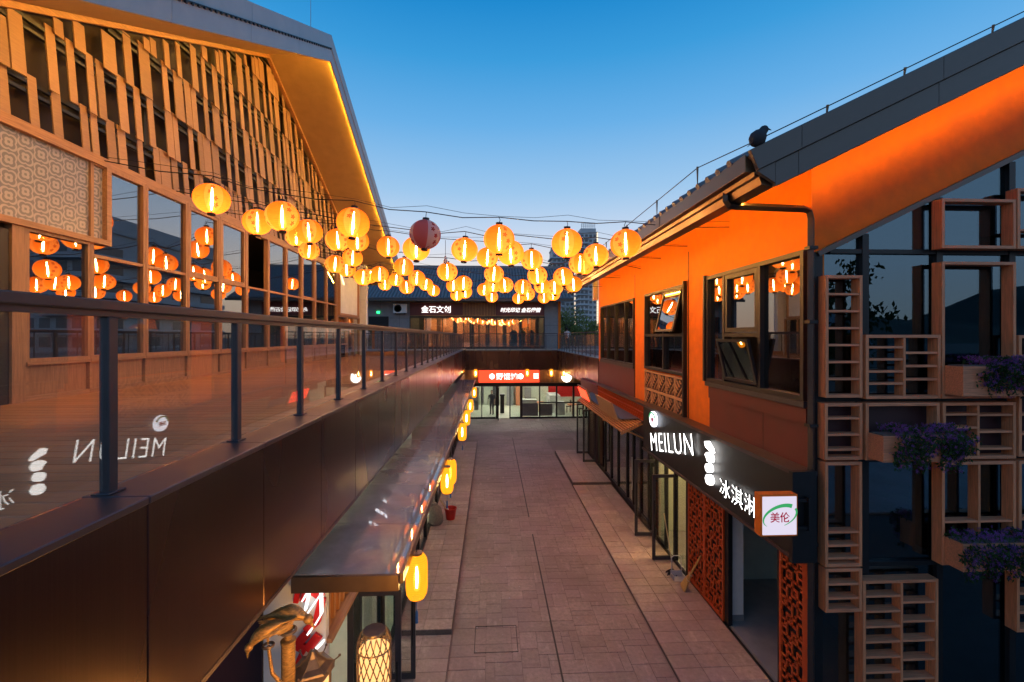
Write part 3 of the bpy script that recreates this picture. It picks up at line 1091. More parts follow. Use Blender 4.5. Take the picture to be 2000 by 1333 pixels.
for i in range(22):
    x = fx(905) + i * (fx(970) - fx(905)) / 22
    piece('slat', M['strip_wood'], fs, (x, FY - .125, (zs0 + zs1) / 2), (.06, .05, zs1 - zs0 - .02), cham=.004)
MB().box(xg0, xg1, FY - .13, FY - .10, zs0 - .04, zs0 + .015).build('sign_trim', M['gutter'], fs)
win = MB()
for px in (801, 832, 864, 905, 936, 970, 1000, 1031, 1063):
    x = fx(px)
    win.box(x - .03, x + .03, FY - .04, FY + .06, 4.46, zs0 - .05)
win.box(xg0, xg1, FY - .03, FY + .05, 4.44, 4.58).box(xg0, xg1, FY - .035, FY + .05, zs0 - .18, zs0 - .05)
w = win.build('window', M['black'], fs)
MB().box(xg0, xg1, FY, FY + .01, 4.58, zs0 - .18).build('pane', M['glass_far'], w)
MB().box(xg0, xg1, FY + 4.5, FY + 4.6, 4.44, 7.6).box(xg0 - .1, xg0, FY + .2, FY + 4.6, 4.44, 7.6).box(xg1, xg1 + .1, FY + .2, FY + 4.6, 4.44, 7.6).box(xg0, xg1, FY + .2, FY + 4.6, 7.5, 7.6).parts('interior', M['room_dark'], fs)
for i in range(14):
    x = fx(905) + i * (fx(970) - fx(905)) / 14
    piece('slat', M['strip_wood'], fs, (x, FY + 2.2, 5.8), (.07, .05, 2.6), cham=.004)
MB().box(xg0 + .3, xg1 - .3, FY + 3.0, FY + 3.2, 7.42, 7.48).parts('ceiling_lamp', M['lamp_soft'], fs)
for i in range(7):
    x = xg0 + 1.0 + i * 1.45
    piece('display_shelf', M['box_wood'], fs, (x, FY + 4.3, 5.7), (1.1, .35, 2.4), cham=.01)
sh = MB()
for x in (fx(1005), fx(1022), fx(1040)):
    sh.loft([((x, FY + 1.2, 4.6), (.30, 0, 0), (0, .2, 0)), ((x, FY + 1.2, 5.3), (.26, 0, 0), (0, .18, 0)), ((x, FY + 1.2, 5.75), (.3, 0, 0), (0, .16, 0)), ((x, FY + 1.2, 5.95), (.07, 0, 0), (0, .07, 0))], 10)
sh.parts('displayed_garments', M['teal_cloth'], fs)

s1 = thing('shop_sign', 'bold white lit characters on the dark red band under the tiled roof', 'sign', (fx(852), FY - .12, fz(604)))
lettering('金石文创', .6, M['sign_soft'], s1, (fx(852), FY - .16, fz(605)), (1, 0, 0), (0, 0, 1), depth=.05, bold=.004, fit=(fx(881) - fx(824), .55))
s2 = thing('shop_sign', 'slanted white brush characters on the dark red band beside the wooden slats', 'sign', (fx(1017), FY - .12, fz(606)))
lettering('时光印记 金石傳情', .4, M['sign_soft'], s2, (fx(1017), FY - .16, fz(606)), (1, 0, 0), (.25, 0, 1), depth=.04, bold=.004, fit=(fx(1056) - fx(979), .38))

ac = thing('air_conditioner', 'white outdoor air conditioner unit on the grey wall', 'air conditioner', (fx(783), FY - .2, fz(604)))
x, z = fx(783), fz(604)
MB().box(x - .52, x + .52, FY - .42, FY - .05, z - .36, z + .36).build('casing', M['white'], ac, bevel=.02)
fan = MB().lathe([(.29, 0), (.29, .02), (.24, .02), (.24, .0)], (0, 0, 0), 20)
fan.v = [(x - .16 + a, FY - .42 - c_, z + b) for a, b, c_ in fan.v]
fan.build('fan_guard', M['black'], ac)
MB().box(x - .4, x - .34, FY - .40, FY, z - .44, z - .36).box(x + .34, x + .4, FY - .40, FY, z - .44, z - .36).parts('bracket', M['dark_metal'], ac)
ex = thing('exit_sign', 'small green lit exit sign above the dark doorway', 'exit sign', (fx(739), FY - .05, fz(611)))
MB().box(fx(739) - .12, fx(739) + .12, FY - .06, FY - .01, fz(611) - .09, fz(611) + .09).build('lit_face', M['exit_green'], ex)

# ================================================================== NOODLE SHOP (lower, at the end of the lane)
NY = 30.02
ns = thing('noodle_shop', 'brightly lit ground floor shop with glass doors at the lane end', 'shop', (1, NY, 0))
nx = lambda px: at(px, 658, Y=NY).x
mb = MB()
for px, w in ((912, .08), (941, .06), (971, .16), (996, .07), (1018, .16), (1054, .08), (1087, .1), (1120, .12), (1145, .1), (1164, .1)):
    mb.box(nx(px) - w / 2, nx(px) + w / 2, NY - .04, NY + .06, 0, 2.2)
mb.box(-1.95, 6.9, NY - .035, NY + .055, 2.12, 2.34).box(-1.9, nx(968), NY - .05, NY + .05, 0, .10).box(nx(996), 6.9, NY - .05, NY + .05, 0, .10)
mb.box(nx(1054), 6.9, NY - .03, NY + .05, 1.0, 1.08)
w = mb.build('window', M['black'], ns)
for a, b in ((912, 941), (941, 971), (996, 1018), (1018, 1054), (1054, 1087), (1087, 1120), (1120, 1145), (1145, 1164)):
    MB().box(nx(a) + .04, nx(b) - .04, NY, NY + .008, .1, 2.12).build('pane', M['glass_shop'], w)
dd = MB().beam((nx(973), NY - .04, 1.06), (nx(973), NY - .75, 1.06), .05, 2.1).build('open_door', M['black'], ns)
MB().box(-3, 8, NY + .1, NY + 6, -.03, .02).parts('interior_floor', M['room_white'], ns)
MB().box(-3, 8, NY + 5.9, NY + 6, .02, 2.9).box(-3.1, -3, NY + .1, NY + 6, .02, 2.9).box(8, 8.1, NY + .1, NY + 6, .02, 2.9).box(-3, 8, NY + .1, NY + 6, 2.9, 3.0).parts('interior_walls', M['room_white'], ns)
MB().box(nx(1072) * 1.12, nx(1135) * 1.12, NY + 3.9, NY + 4.0, .9, 2.9).build('red_partition', M['red_paint'], ns)
MB().box(nx(1070) * 1.1, nx(1090) * 1.1, NY + 1.9, NY + 3.8, .02, 1.25).box(nx(1020), nx(1052), NY + 1.2, NY + 1.9, .02, 1.05).box(nx(1090), nx(1108), NY + 1.0, NY + 1.6, .02, .9).parts('counter', M['white'], ns)
MB().box(nx(1020), nx(1052), NY + .3, NY + .35, .1, .95).box(nx(1056), nx(1080), NY + .3, NY + .35, .1, .9).parts('low_screen', M['grey_wall'], ns)
MB().box(nx(1092), nx(1108), NY + 3.85, NY + 3.9, 2.0, 2.5).build('wall_board', M['white'], ns)
MB().box(nx(978), nx(986), NY + 1.5, NY + 2.0, .1, 1.3).box(nx(977), nx(987), NY + 1.45, NY + 2.05, 1.3, 1.4).build('trolley', M['black'], ns)
MB().box(-1.2, -.9, NY + 1.6, NY + 2.0, .3, 1.9).box(-.75, -.55, NY + 2.6, NY + 2.8, .6, 2.1).parts('steel_shelf', M['steel'], ns)
for k, x in enumerate((-2.6, -1.7, .1, 1.2, 1.9, 2.6)):
    MB().box(x, x + .5, NY + 5.5, NY + 5.88, .02, (1.9, 1.2, 2.1, 1.6, 2.2, 1.4)[k]).build('cabinet', M[('steel', 'grey_wall', 'room_dark', 'steel', 'box_wood', 'grey_wall')[k]], ns)
for k in range(5):
    MB().box(-.3 + k * 1.3, .5 + k * 1.3, NY + 5.86, NY + 5.89, 2.2, 2.7).build('menu_panel', M[('red_paint', 'white', 'burgundy', 'box_wood', 'red_paint')[k]], ns)
for x, y in ((3.4, 2.4), (4.9, 2.2), (5.6, 1.2)):
    MB().box(x - .35, x + .35, NY + y - .3, NY + y + .3, .70, .75).box(x - .04, x + .04, NY + y - .04, NY + y + .04, .02, .70).build('table', M['box_wood'], ns)
    MB().box(x + .4, x + .75, NY + y - .2, NY + y + .15, .42, .46).box(x + .70, x + .75, NY + y - .2, NY + y + .15, .46, .9).box(x + .42, x + .46, NY + y - .18, NY + y - .14, .02, .42).box(x + .70, x + .74, NY + y + .1, NY + y + .14, .02, .42).build('chair', M['black'], ns)
for x in (-1.5, .6, 2.6, 4.6, 6.3):
    MB().box(x - .5, x + .5, NY + 1.4, NY + 1.6, 2.84, 2.89).box(x - .5, x + .5, NY + 4, NY + 4.2, 2.84, 2.89).parts('ceiling_lamp', M['lamp_white'], ns)
MB().box(-1.9, 6.9, NY + .02, NY + .1, 2.34, 3.22).build('fascia', M['burgundy_dark'], ns)
for a, b in ((-1.9, nx(934)), (nx(1054), 6.5)):
    n = int((b - a) / .085)
    for i in range(n):
        piece('slat', M['strip_wood'], ns, (a + (i + .5) * (b - a) / n, NY - .02, 2.79), (.045, .05, .82), cham=.004)
MB().box(-1.9, 6.6, NY - .12, NY - .03, 2.335, 2.375).build('sign_shelf', M['gutter'], ns)
rs = thing('noodle_sign', 'glowing red sign with fat white characters over the lane end shop', 'sign', (nx(994), NY - .1, 2.8))
MB().box(nx(935), nx(1053), NY - .13, NY - .05, 2.39, 3.19).build('lit_panel', M['sign_red'], rs)
lettering('野馄饨', .6, M['sign_soft'], rs, (nx(990), NY - .145, 2.79), (1, 0, 0), (0, 0, 1), depth=.03, bold=.006, fit=(nx(1010) - nx(968), .44))
for px, ch in ((961, '老'), (1016.5, '风')):
    ring = MB().lathe([(.17, -.01), (.17, .01), (.135, .01), (.135, -.01)], (0, 0, 0), 20)
    ring.v = [(nx(px) + a, NY - .145 - c_, 2.79 + b) for a, b, c_ in ring.v]
    ring.build('ring', M['sign_white'], rs)
    lettering(ch, .2, M['sign_white'], rs, (nx(px), NY - .145, 2.79), (1, 0, 0), (0, 0, 1), depth=.02, bold=.01, fit=(.19, .19))
for j in range(3):
    tx = MB()
    for i in range(4):
        x, z = nx(1042) + i * .082, 2.93 - j * .13
        tx.box(x, x + .065, NY - .145, NY - .13, z - .012, z + .012).box(x + .025, x + .04, NY - .147, NY - .13, z - .04, z + .04).box(x + .005, x + .06, NY - .143, NY - .13, z + .025, z + .042)
    tx.build('small_text', M['sign_white'], rs)
bl = thing('bowl_sign', 'white lit bowl shaped sign on wooden slats beside the red sign', 'sign', (nx(1106), NY - .1, 2.75))
cx, cz = nx(1106), 2.78
MB().prism([(cx + .33 * math.cos(a), cz - .02 + .36 * math.sin(a)) for a in [PI + i * PI / 14 for i in range(15)]], 'y', NY - .16, NY - .09).build('bowl', M['sign_white'], bl)
MB().prism([(cx - .30, cz), (cx - .26, cz + .26), (cx - .12, cz + .12), (cx, cz + .2), (cx + .12, cz + .12), (cx + .28, cz + .34), (cx + .30, cz)], 'y', NY - .155, NY - .095).build('dumplings', M['sign_white'], bl)
MB().box(cx - .14, cx - .06, NY - .165, NY - .155, cz - .14, cz - .1).box(cx + .06, cx + .14, NY - .165, NY - .155, cz - .14, cz - .1).box(cx - .05, cx + .05, NY - .165, NY - .155, cz - .24, cz - .21).parts('face_marks', M['black'], bl)

# ================================================================== GLASS CANOPY AND THE SHOPS UNDER THE DECK
cp = thing('glass_canopy', 'long dusty glass canopy over the shop fronts below the parapet', 'canopy', (-1.4, 4.5, 3.05))
CX0, CX1, CZ = -1.925, -.90, 3.08
ce = [4.50, 5.70, 7.22, 8.78, 10.35, 11.96] + [11.96 + 1.57 * i for i in range(1, 9)]
for a, b in zip(ce, ce[1:]):
    MB().add([(CX0, a + .006, CZ), (CX1, a + .006, CZ - .02), (CX1, b - .006, CZ - .02), (CX0, b - .006, CZ), (CX0, a + .006, CZ + .014), (CX1, a + .006, CZ - .006), (CX1, b - .006, CZ - .006), (CX0, b - .006, CZ + .014)],
             [(3, 2, 1, 0), (4, 5, 6, 7), (0, 1, 5, 4), (1, 2, 6, 5), (2, 3, 7, 6), (3, 0, 4, 7)]).build('glass_panel', M['glass_canopy'], cp)
f = MB()
f.box(CX1, CX1 + .035, ce[0], ce[-1], CZ - .10, CZ + .004)
f.box(CX0, CX1, ce[0] - .04, ce[0] - .002, CZ - .15, CZ + .006).box(CX0, CX1, ce[-1] + .002, ce[-1] + .04, CZ - .12, CZ + .006)
for y in ce[1:-1]:
    f.box(CX0, CX1, y - .02, y + .02, CZ - .09, CZ - .025)
f.build('frame', M['gutter'], cp, bevel=.004)
for i, (a, b) in enumerate(zip(ce, ce[1:])):
    c = MB()
    n = 4
    for k in range(-2, n + 2):
        p0 = Vector((CX0 + .02, a + (b - a) * k / n, CZ - .055))
        p1 = Vector((CX0 + .70, a + (b - a) * (k + 2.2) / n, CZ - .055))
        if i % 2:
            p0.y, p1.y = p1.y, p0.y
        lo, hi = a + .05, b - .05
        if max(p0.y, p1.y) < lo or min(p0.y, p1.y) > hi:
            continue
        t0, t1 = sorted(((lo - p0.y) / (p1.y - p0.y), (hi - p0.y) / (p1.y - p0.y)))
        t0, t1 = max(0, t0), min(1, t1)
        if t1 - t0 > .1:
            c.beam(p0.lerp(p1, t0), p0.lerp(p1, t1), .15, .03)
    if c.v:
        c.build('chevron_slats', M['chevron'], cp)

sf = thing('left_shop_row', 'row of glass shop fronts under the deck and the canopy', 'shop front', (-1.7, 14, 0))
SX = -1.72
mb = MB()
for y in [4.75 + 1.2 * i for i in range(16)]:
    mb.box(SX - .05, SX + .04, y - .045, y + .045, .13, 2.36)
mb.box(SX - .06, SX + .03, 4.7, 22.9, 2.26, 2.38).box(SX - .06, SX + .03, 4.7, 22.9, .10, .2)
w = mb.build('window', M['black'], sf)
for i in range(15):
    a = 4.75 + 1.2 * i
    if i not in (0, 2, 6, 10):
        MB().box(SX - .01, SX, a + .05, a + 1.15, .2, 2.26).build('pane', M['glass_shop'], w)
MB().box(-6.0, SX - .06, 4.7, 29.5, .03, .12).parts('interior_floor', M['room_white'], sf)
MB().box(-6.1, -6.0, 4.7, 29.5, .12, 3.6).box(-6.0, SX - .1, 10.4, 10.5, .12, 3.3).box(-6.0, SX - .1, 17.4, 17.5, .12, 3.3).box(-6, -2.3, 4.7, 29.5, 3.3, 3.4).parts('interior_walls', M['room_white'], sf)
MB().box(-6.0, -2.32, 4.71, 4.8, .0, 4.1).build('near_wall', M['burgundy_dark'], sf)
MB().box(SX - .3, SX, 22.9, 29.9, .0, 3.1).build('end_wall', M['burgundy_dark'], sf)
for y in (6.6, 9.2, 12.6, 15.4, 19.5):
    MB().box(-3.9, -2.7, y - .06, y + .06, 3.24, 3.29).parts('ceiling_lamp', M['lamp_white'], sf)
# slatted fascia band with an orange backing
MB().box(SX - .1, SX + .0, 4.7, 22.9, 2.38, 3.0).build('fascia_backing', M['orange'], sf)
for i in range(118):
    piece('slat', M['strip_wood'], sf, (SX + .025, 4.80 + i * .153, 2.70), (.045, .05, .60), cham=.004)
MB().box(SX - .02, SX + .13, 4.62, 22.9, 2.34, 2.385).build('fascia_sill', M['frame_wood_h'], sf)
# slim lit strokes of the letters on the band, seen through the canopy glass
GL = {'cross': [((-.16, -.2), (.14, .2)), ((-.14, .16), (.16, -.2)), ((-.02, .0), (.2, .02))],
      'gate': [((-.2, .18), (.2, .18)), ((-.1, .18), (-.14, -.2)), ((.08, .18), (.06, -.2)), ((-.04, .05), (.0, -.1))],
      'peak': [((-.16, -.2), (-.1, .2)), ((-.1, .2), (0, -.02)), ((0, -.02), (.1, .2)), ((.1, .2), (.15, -.2))],
      'dots': [((-.12, .1), (-.04, .16)), ((.06, -.02), (.14, .02)), ((-.1, -.16), (-.02, -.12))]}
for y, g_ in ((5.15, 'dots'), (5.55, 'dots'), (6.15, 'cross'), (6.62, 'gate'), (7.05, 'peak'), (7.75, 'dots'), (8.3, 'dots'), (9.3, 'cross'), (9.75, 'dots'), (12.5, 'gate'), (14.2, 'dots'), (17.4, 'dots')):
    m_ = MB()
    for (a0, b0_), (a1, b1_) in GL[g_]:
        m_.beam((SX + .07, y - a0, 2.72 + b0_), (SX + .07, y - a1, 2.72 + b1_), .034, .03, up=(1, 0, 0))
    m_.build('lit_strokes', M['sign_cool'], sf)
# open door leaves
def leaf_door(parent, p, q, z0, z1, gm, t=.07, handle=True, name='open_door'):
    p, q = Vector((*p, 0)), Vector((*q, 0))
    d = (q - p).normalized()
    up = Vector((0, 0, 1))
    m_ = MB()
    m_.beam(p + up * ((z0 + z1) / 2), p + up * ((z0 + z1) / 2 + .001) , .001, .001)
    m_ = MB()
    L = (q - p).length
    n = Vector((-d.y, d.x, 0))
    def bx(a0, a1, za, zb, w=.045):
        vs = []
        for zz in (za, zb):
            for a_, s_ in ((a0, -1), (a1, -1), (a1, 1), (a0, 1)):
                vs.append(p + d * a_ + n * (w / 2 * s_) + up * zz)
        m_.add(vs, [(0, 3, 2, 1), (4, 5, 6, 7), (0, 1, 5, 4), (1, 2, 6, 5), (2, 3, 7, 6), (3, 0, 4, 7)])
    bx(0, t, z0, z1); bx(L - t, L, z0, z1); bx(t, L - t, z0, z0 + t + .02); bx(t, L - t, z1 - t, z1)
    o = m_.build(name, M['rail_metal'], parent)
    m_ = MB()
    bx(t, L - t, z0 + t + .02, z1 - t, .01)
    m_.build('pane', gm, o)
    if handle:
        h = MB()
        for s_ in (-1, 1):
            a = p + d * (L - t / 2) + n * (.07 * s_)
            h.tube([a + up * (z0 + .55), a + up * (z0 + 1.45)], .014, 8)
            for zz in (.65, 1.35):
                h.tube([a + up * (z0 + zz), a - n * (.05 * s_) + up * (z0 + zz)], .009, 6)
        h.build('handle', M['black'], o)
    return o


leaf_door(sf, (-1.74, 5.6), (-1.10, 5.6), .05, 2.33, M['glass_shop'])
leaf_door(sf, (-1.74, 7.2), (-1.19, 7.2), .05, 2.30, M['glass_shop'])

# white signboard facing up the lane, with red brush strokes and lit strokes
wb = thing('calligraphy_sign', 'white signboard with red brush strokes and white lit strokes under the canopy end', 'sign', (-1.9, 4.6, 1.4))
MB().box(-2.25, -1.645, 4.60, 4.69, .8, 3.0).build('board', M['white'], wb)
cal = lambda px, py: (lambda v: (v.x, v.z))(at(px, py, Y=4.56))
_sk = [0]
def stroke(pts, w, mat, y, name, dep=.05):
    m_ = MB()
    P_ = [Vector((*cal(*p), 0)) for p in pts]
    for a, b in zip(P_, P_[1:]):
        _sk[0] += 1
        yy = y - .0017 * (_sk[0] % 12)
        m_.beam((a.x, yy, a.y), (b.x, yy, b.y), w, dep, up=(0, 1, 0))
    m_.build(name, mat, wb)
for pts, w in (([(586, 1128), (576, 1180)], .05), ([(600, 1150), (628, 1170), (618, 1215), (596, 1235)], .075), ([(598, 1240), (578, 1262), (598, 1272), (622, 1242)], .085), ([(596, 1262), (583, 1290), (574, 1333)], .045), ([(606, 1128), (590, 1175)], .05)):
    stroke(pts, w, M['red_paint'], 4.585, 'red_stroke', .03)
for pts in ([(613, 1136), (595, 1168)], [(609, 1142), (598, 1190)], [(634, 1150), (605, 1192)], [(629, 1150), (630, 1196), (619, 1215)], [(622, 1137), (633, 1141)], [(611, 1226), (604, 1234)], [(634, 1249), (612, 1271)]):
    stroke(pts, .015, M['sign_soft'], 4.54, 'lit_stroke', .06)

# ================================================================== ORANGE HOUSE
RX = 4.4
oh = thing('orange_house', 'two storey orange plastered house with a glass gable and dark tiled roof', 'house', (RX, 12, 0))
YN, YF_ = 6.10, 18.5
wins = [(6.155, 9.046, 4.50, 6.615), (10.13, 12.78, 4.50, 6.60), (13.8, 18.03, 4.50, 6.59)]
wl = MB()
wall_x(wl, RX, RX + .2, YN, YF_, 3.5, 7.74, wins)
wl.build('wall', M['orange'], oh)
for y in (9.98, 13.78):
    MB().box(RX - .012, RX + .002, y - .012, y + .012, 3.5, 7.3).parts('wall_joint', M['burgundy_dark'], oh)
def sill_pan(y0, y1, z):
    MB().box(RX - .07, RX + .01, y0 - .02, y1 + .02, z - .09, z - .004).build('sill', M['rail_metal'], oh)
w1 = window_x(oh, RX + .02, *wins[0], [7.22, 8.36], [(1, 5.43)], M['dark_metal'], M['glass_side'], .07, .16, skip=((1, 0),))
w2 = window_x(oh, RX + .02, *wins[1], [11.37], [(0, 5.44), (1, 5.44)], M['dark_metal'], M['glass_side'], .07, .16, skip=((0, 1),))
w3 = window_x(oh, RX + .02, *wins[2], [14.75, 15.9, 17.0], [], M['dark_metal'], M['glass_side'], .06, .14)
# opened hopper sashes, tilted out
def tilt_sash(parent, y0, y1, z0, z1, ang_, top=True, fm=None):
    m_ = MB()
    t = .055
    hz = z1 if top else z0
    def q(y, z, x):
        dz = z - hz
        return (RX - .03 + x * math.cos(ang_) - abs(dz) * math.sin(ang_), y, hz + dz * math.cos(ang_))
    def bx(a, b, c, d_, w=.025):
        vs = [q(y, z, x) for x in (-w, w) for y, z in ((a, c), (b, c), (b, d_), (a, d_))]
        m_.add(vs, [(0, 3, 2, 1), (4, 5, 6, 7), (0, 1, 5, 4), (1, 2, 6, 5), (2, 3, 7, 6), (3, 0, 4, 7)])
    bx(y0, y0 + t, z0, z1); bx(y1 - t, y1, z0, z1); bx(y0 + t, y1 - t, z0, z0 + t); bx(y0 + t, y1 - t, z1 - t, z1)
    o = m_.build('open_sash', fm or M['dark_metal'], parent)
    m_ = MB()
    bx(y0 + t, y1 - t, z0 + t, z1 - t, .004)
    m_.build('pane', M['glass_side'], parent)
    return o
tilt_sash(w1, 7.27, 8.31, 4.60, 5.38, RAD(13), False)
tilt_sash(w2, 10.22, 11.32, 5.5, 6.52, RAD(13))
sb_ = MB()
for q_ in ((7.27, 8.31, 5.48, 5.56), (7.27, 8.31, 6.46, 6.54), (7.27, 7.35, 5.56, 6.46), (8.23, 8.31, 5.56, 6.46)):
    sb_.box(RX - .05, RX + .03, *q_)
sb_.build('sash', M['dark_metal'], w1)
MB().box(RX - .09, RX + .06, 9.05, 9.12, 4.5, 6.64).box(RX - .09, RX + .06, 10.06, 10.128, 3.42, 6.66).parts('window_cheek', M['black'], oh)
sill_pan(6.155, 9.05, 4.50)
sill_pan(13.8, 18.03, 4.50)
MB().box(RX - .022, RX + .002, 6.12, 8.96, 3.54, 4.40).box(RX - .045, RX - .022, 6.12, 8.96, 4.18, 4.40).build('dado_panel', M['burgundy'], oh)
MB().box(RX - .022, RX + .002, 13.8, 18.4, 3.5, 4.40).build('dado_panel', M['burgundy'], oh)
MB().box(RX - .024, RX - .018, 7.15, 7.16, 3.55, 4.18).build('panel_joint', M['black'], oh)
# wooden fret panel under the second window
lt = MB()
ly0, ly1, lz0, lz1 = 10.14, 12.78, 3.42, 4.46
lt.box(RX - .05, RX - .01, ly0, ly1, lz0, lz0 + .05).box(RX - .05, RX - .01, ly0, ly1, lz1 - .05, lz1).box(RX - .05, RX - .01, ly0, ly1, (lz0 + lz1) / 2 - .03, (lz0 + lz1) / 2 + .03)
n = 5
for i in range(n + 1):
    y = ly0 + (ly1 - ly0) * i / n
    lt.box(RX - .048, RX - .012, max(ly0, y - .025), min(ly1, y + .025), lz0 + .05, lz1 - .05)
for i in range(n):
    for j in range(2):
        ya, yb = ly0 + (ly1 - ly0) * i / n + .025, ly0 + (ly1 - ly0) * (i + 1) / n - .025
        za, zb = (lz0 + .05, (lz0 + lz1) / 2 - .03) if j == 0 else ((lz0 + lz1) / 2 + .03, lz1 - .05)
        W_, H_ = yb - ya, zb - za
        for k in range(-4, 6):
            # herring-bone halves: bars rise one way above the diagonal, the other way below
            c0 = k * .15 + .04
            for sgn_ in (1, -1):
                pts = []
                for s_ in (0, 1):
                    y_ = s_ * W_
                    pts.append((y_, c0 + (y_ if sgn_ > 0 else W_ - y_) * .9))
                (ya_, za_), (yb_, zb_) = pts
                seg = []
                for t in range(13):
                    yy, zz = ya_ + (yb_ - ya_) * t / 12, za_ + (zb_ - za_) * t / 12
                    inside = 0 <= zz <= H_ and ((yy / W_ + zz / H_ > 1) if sgn_ > 0 else (yy / W_ + zz / H_ <= 1))
                    if inside:
                        seg.append((yy, zz))
                if len(seg) > 1:
                    lt.beam((RX - .03 - .002 * sgn_, ya + seg[0][0], za + seg[0][1]), (RX - .03 - .002 * sgn_, ya + seg[-1][0], za + seg[-1][1]), .024, .032, up=(1, 0, 0))
lt.build('fret_panel', M['lattice_wood'], oh)
MB().box(RX - .008, RX - .002, ly0, ly1, lz0, lz1).build('fret_backing', M['burgundy_dark'], oh)

# eave side: soffit, gutter; gable side: band, fascia
sz = lambda x: 5.59 + .49 * x
YB = 5.20
MB().prism([(3.36, sz(3.36)), (11, sz(11)), (11, sz(11) + .05), (3.36, sz(3.36) + .05)], 'y', YB + .05, 19.0).build('soffit', M['orange'], oh)
MB().prism([(3.02, 7.53), (11, 7.53 + .49 * 7.98), (18.6, 7.7), (18.6, 7.4), (11, 7.53 + .49 * 7.98 - .28), (3.36, 7.33)], 'y', YB + .02, 19.05).build('roof', M['tile_roof'], oh)
gt = MB().prism([(3.0, 7.56), (3.0, 7.35), (3.10, 7.35), (3.12, 7.30), (3.17, 7.30), (3.20, 7.205), (3.345, 7.175), (3.345, 7.52), (3.06, 7.50)], 'y', YB + .06, 19.0)
gt.build('gutter', M['gutter'], oh, bevel=.004)
for y in (8, 10.5, 13, 15.5):
    MB().box(2.994, 3.002, y, y + .012, 7.36, 7.55).build('gutter_joint', M['black'], oh)
up = lambda x: 7.56 + .49 * (x - 3.02)
def fasc(x0, x1, a, b, y0, y1, cut=0):
    return MB().prism([(x0 + cut, up(x0 + cut) + b), (x1, up(x1) + b), (x1, up(x1) + a), (x0, up(x0) + a)], 'y', y0, y1).build('fascia', M['roof_fascia'], oh, bevel=.004)
seg = [3.0, 3.62, 5.35, 7.2, 9.0, 11.0]
for i, (a, b) in enumerate(zip(seg, seg[1:])):
    fasc(a, b - .004, .02, -.255, YB - .05, YB + .01, .10 if i == 0 else 0)
seg = [3.32, 3.60, 5.32, 7.3, 9.1, 11.0]
for a, b in zip(seg, seg[1:]):
    fasc(a, b - .004, -.262, -.545, YB - .02, YB + .045, .0)
MB().prism([(3.10, up(3.10) - .262), (3.316, up(3.316) - .262), (3.316, up(3.316) - .50)], 'y', YB - .02, YB + .04).build('fascia_end', M['roof_fascia'], oh)
tl = MB()
for i in range(46):
    y = 5.6 + i * .29
    tl.tube([(2.99, y, 7.555), (3.6, y, 7.565 + .49 * .61), (10.9, y, 7.565 + .49 * 7.91)], .06, 8)
tl.build('roof_tiles', M['tile_roof'], oh, kind='stuff')
# gable wall: orange band above the glazing
gz = lambda x: 6.57 + .485 * (x - 4.5)
MB().prism([(RX + .004, 6.56), (RX + .004, 7.735), (11, sz(11) - .003), (11, gz(11)), (4.5, gz(4.5))], 'y', YN - .02, YN + .2).build('gable_band', M['orange'], oh)
MB().beam((RX + .06, YN - .05, gz(4.46) - .02), (11, YN - .05, gz(11) - .02), .08, .07).build('band_trim', M['roof_fascia'], oh)
MB().beam((3.62, YB + .072, sz(3.62) - .018), (10.8, YB + .072, sz(10.8) - .018), .022, .018).build('light_strip', M['led_amber'], oh)
MB().prism([(3.42, sz(3.42) - .058), (11, sz(11) - .058), (11, sz(11) - .048), (3.42, sz(3.42) - .048)], 'y', YB + .046, YB + .122).build('light_trough', M['roof_fascia'], oh)
MB().box(3.375, 3.395, 5.6, 18.7, sz(3.38) - .03, sz(3.38) - .008).build('light_strip', M['led_amber'], oh)
a, b = at(1139, 556, Y=18.8), at(1182, 538, Y=18.8)
MB().beam(a, b, .05, .05).build('light_strip', M['led_line'], oh)
MB().box(4.2, 4.4, 18.55, 18.75, 6.9, 7.75).build('end_pier', M['white'], oh)
# glazed gable
gl_ = MB()
for x, w in ((4.52, .06), (5.165, .09), (6.235, .09), (7.30, .09), (8.4, .09), (9.5, .09)):
    gl_.box(x - w / 2, x + w / 2, YN - .04, YN + .10, 0, min(gz(x - w / 2), gz(x)) - .05)
for z, t in ((6.58, .06), (4.53, .07), (3.70, .07), (2.25, .06), (.10, .1)):
    gl_.box(max(4.5, 4.5 + (z - 6.5) / .485), 11, YN - .03, YN + .09, z - t / 2, z + t / 2)
cw_ = gl_.build('curtain_frame', M['black'], oh)
xs = [4.55, 5.12, 5.21, 6.19, 6.28, 7.255, 7.345, 8.355, 8.445, 9.455]
for i in range(0, 10, 2):
    x0, x1 = xs[i], xs[i + 1]
    for za, zb in ((.15, 2.22), (2.28, 3.665), (4.565, 6.55)):
        MB().box(x0, x1, YN + .02, YN + .03, za, zb).build('pane', M['glass_gable'], cw_)
    MB().box(x0, x1, YN + .015, YN + .03, 3.735, 4.495).build('spandrel', M['burgundy_dark'], cw_)
    if gz(x0) > 6.75:
        MB().prism([(x0, 6.61), (x1, 6.61), (x1, gz(x1) - .05), (x0, gz(x0) - .05)], 'y', YN + .02, YN + .03).build('pane', M['glass_gable'], cw_)
    elif gz(x1) > 6.7:
        MB().prism([(x1 - (gz(x1) - 6.68) / .485, 6.61), (x1, 6.61), (x1, gz(x1) - .05)], 'y', YN + .02, YN + .03).build('pane', M['glass_gable'], cw_)
MB().box(4.36, 4.49, YN - .06, YN - .02, 0, 6.55).build('corner_post', M['black'], oh)
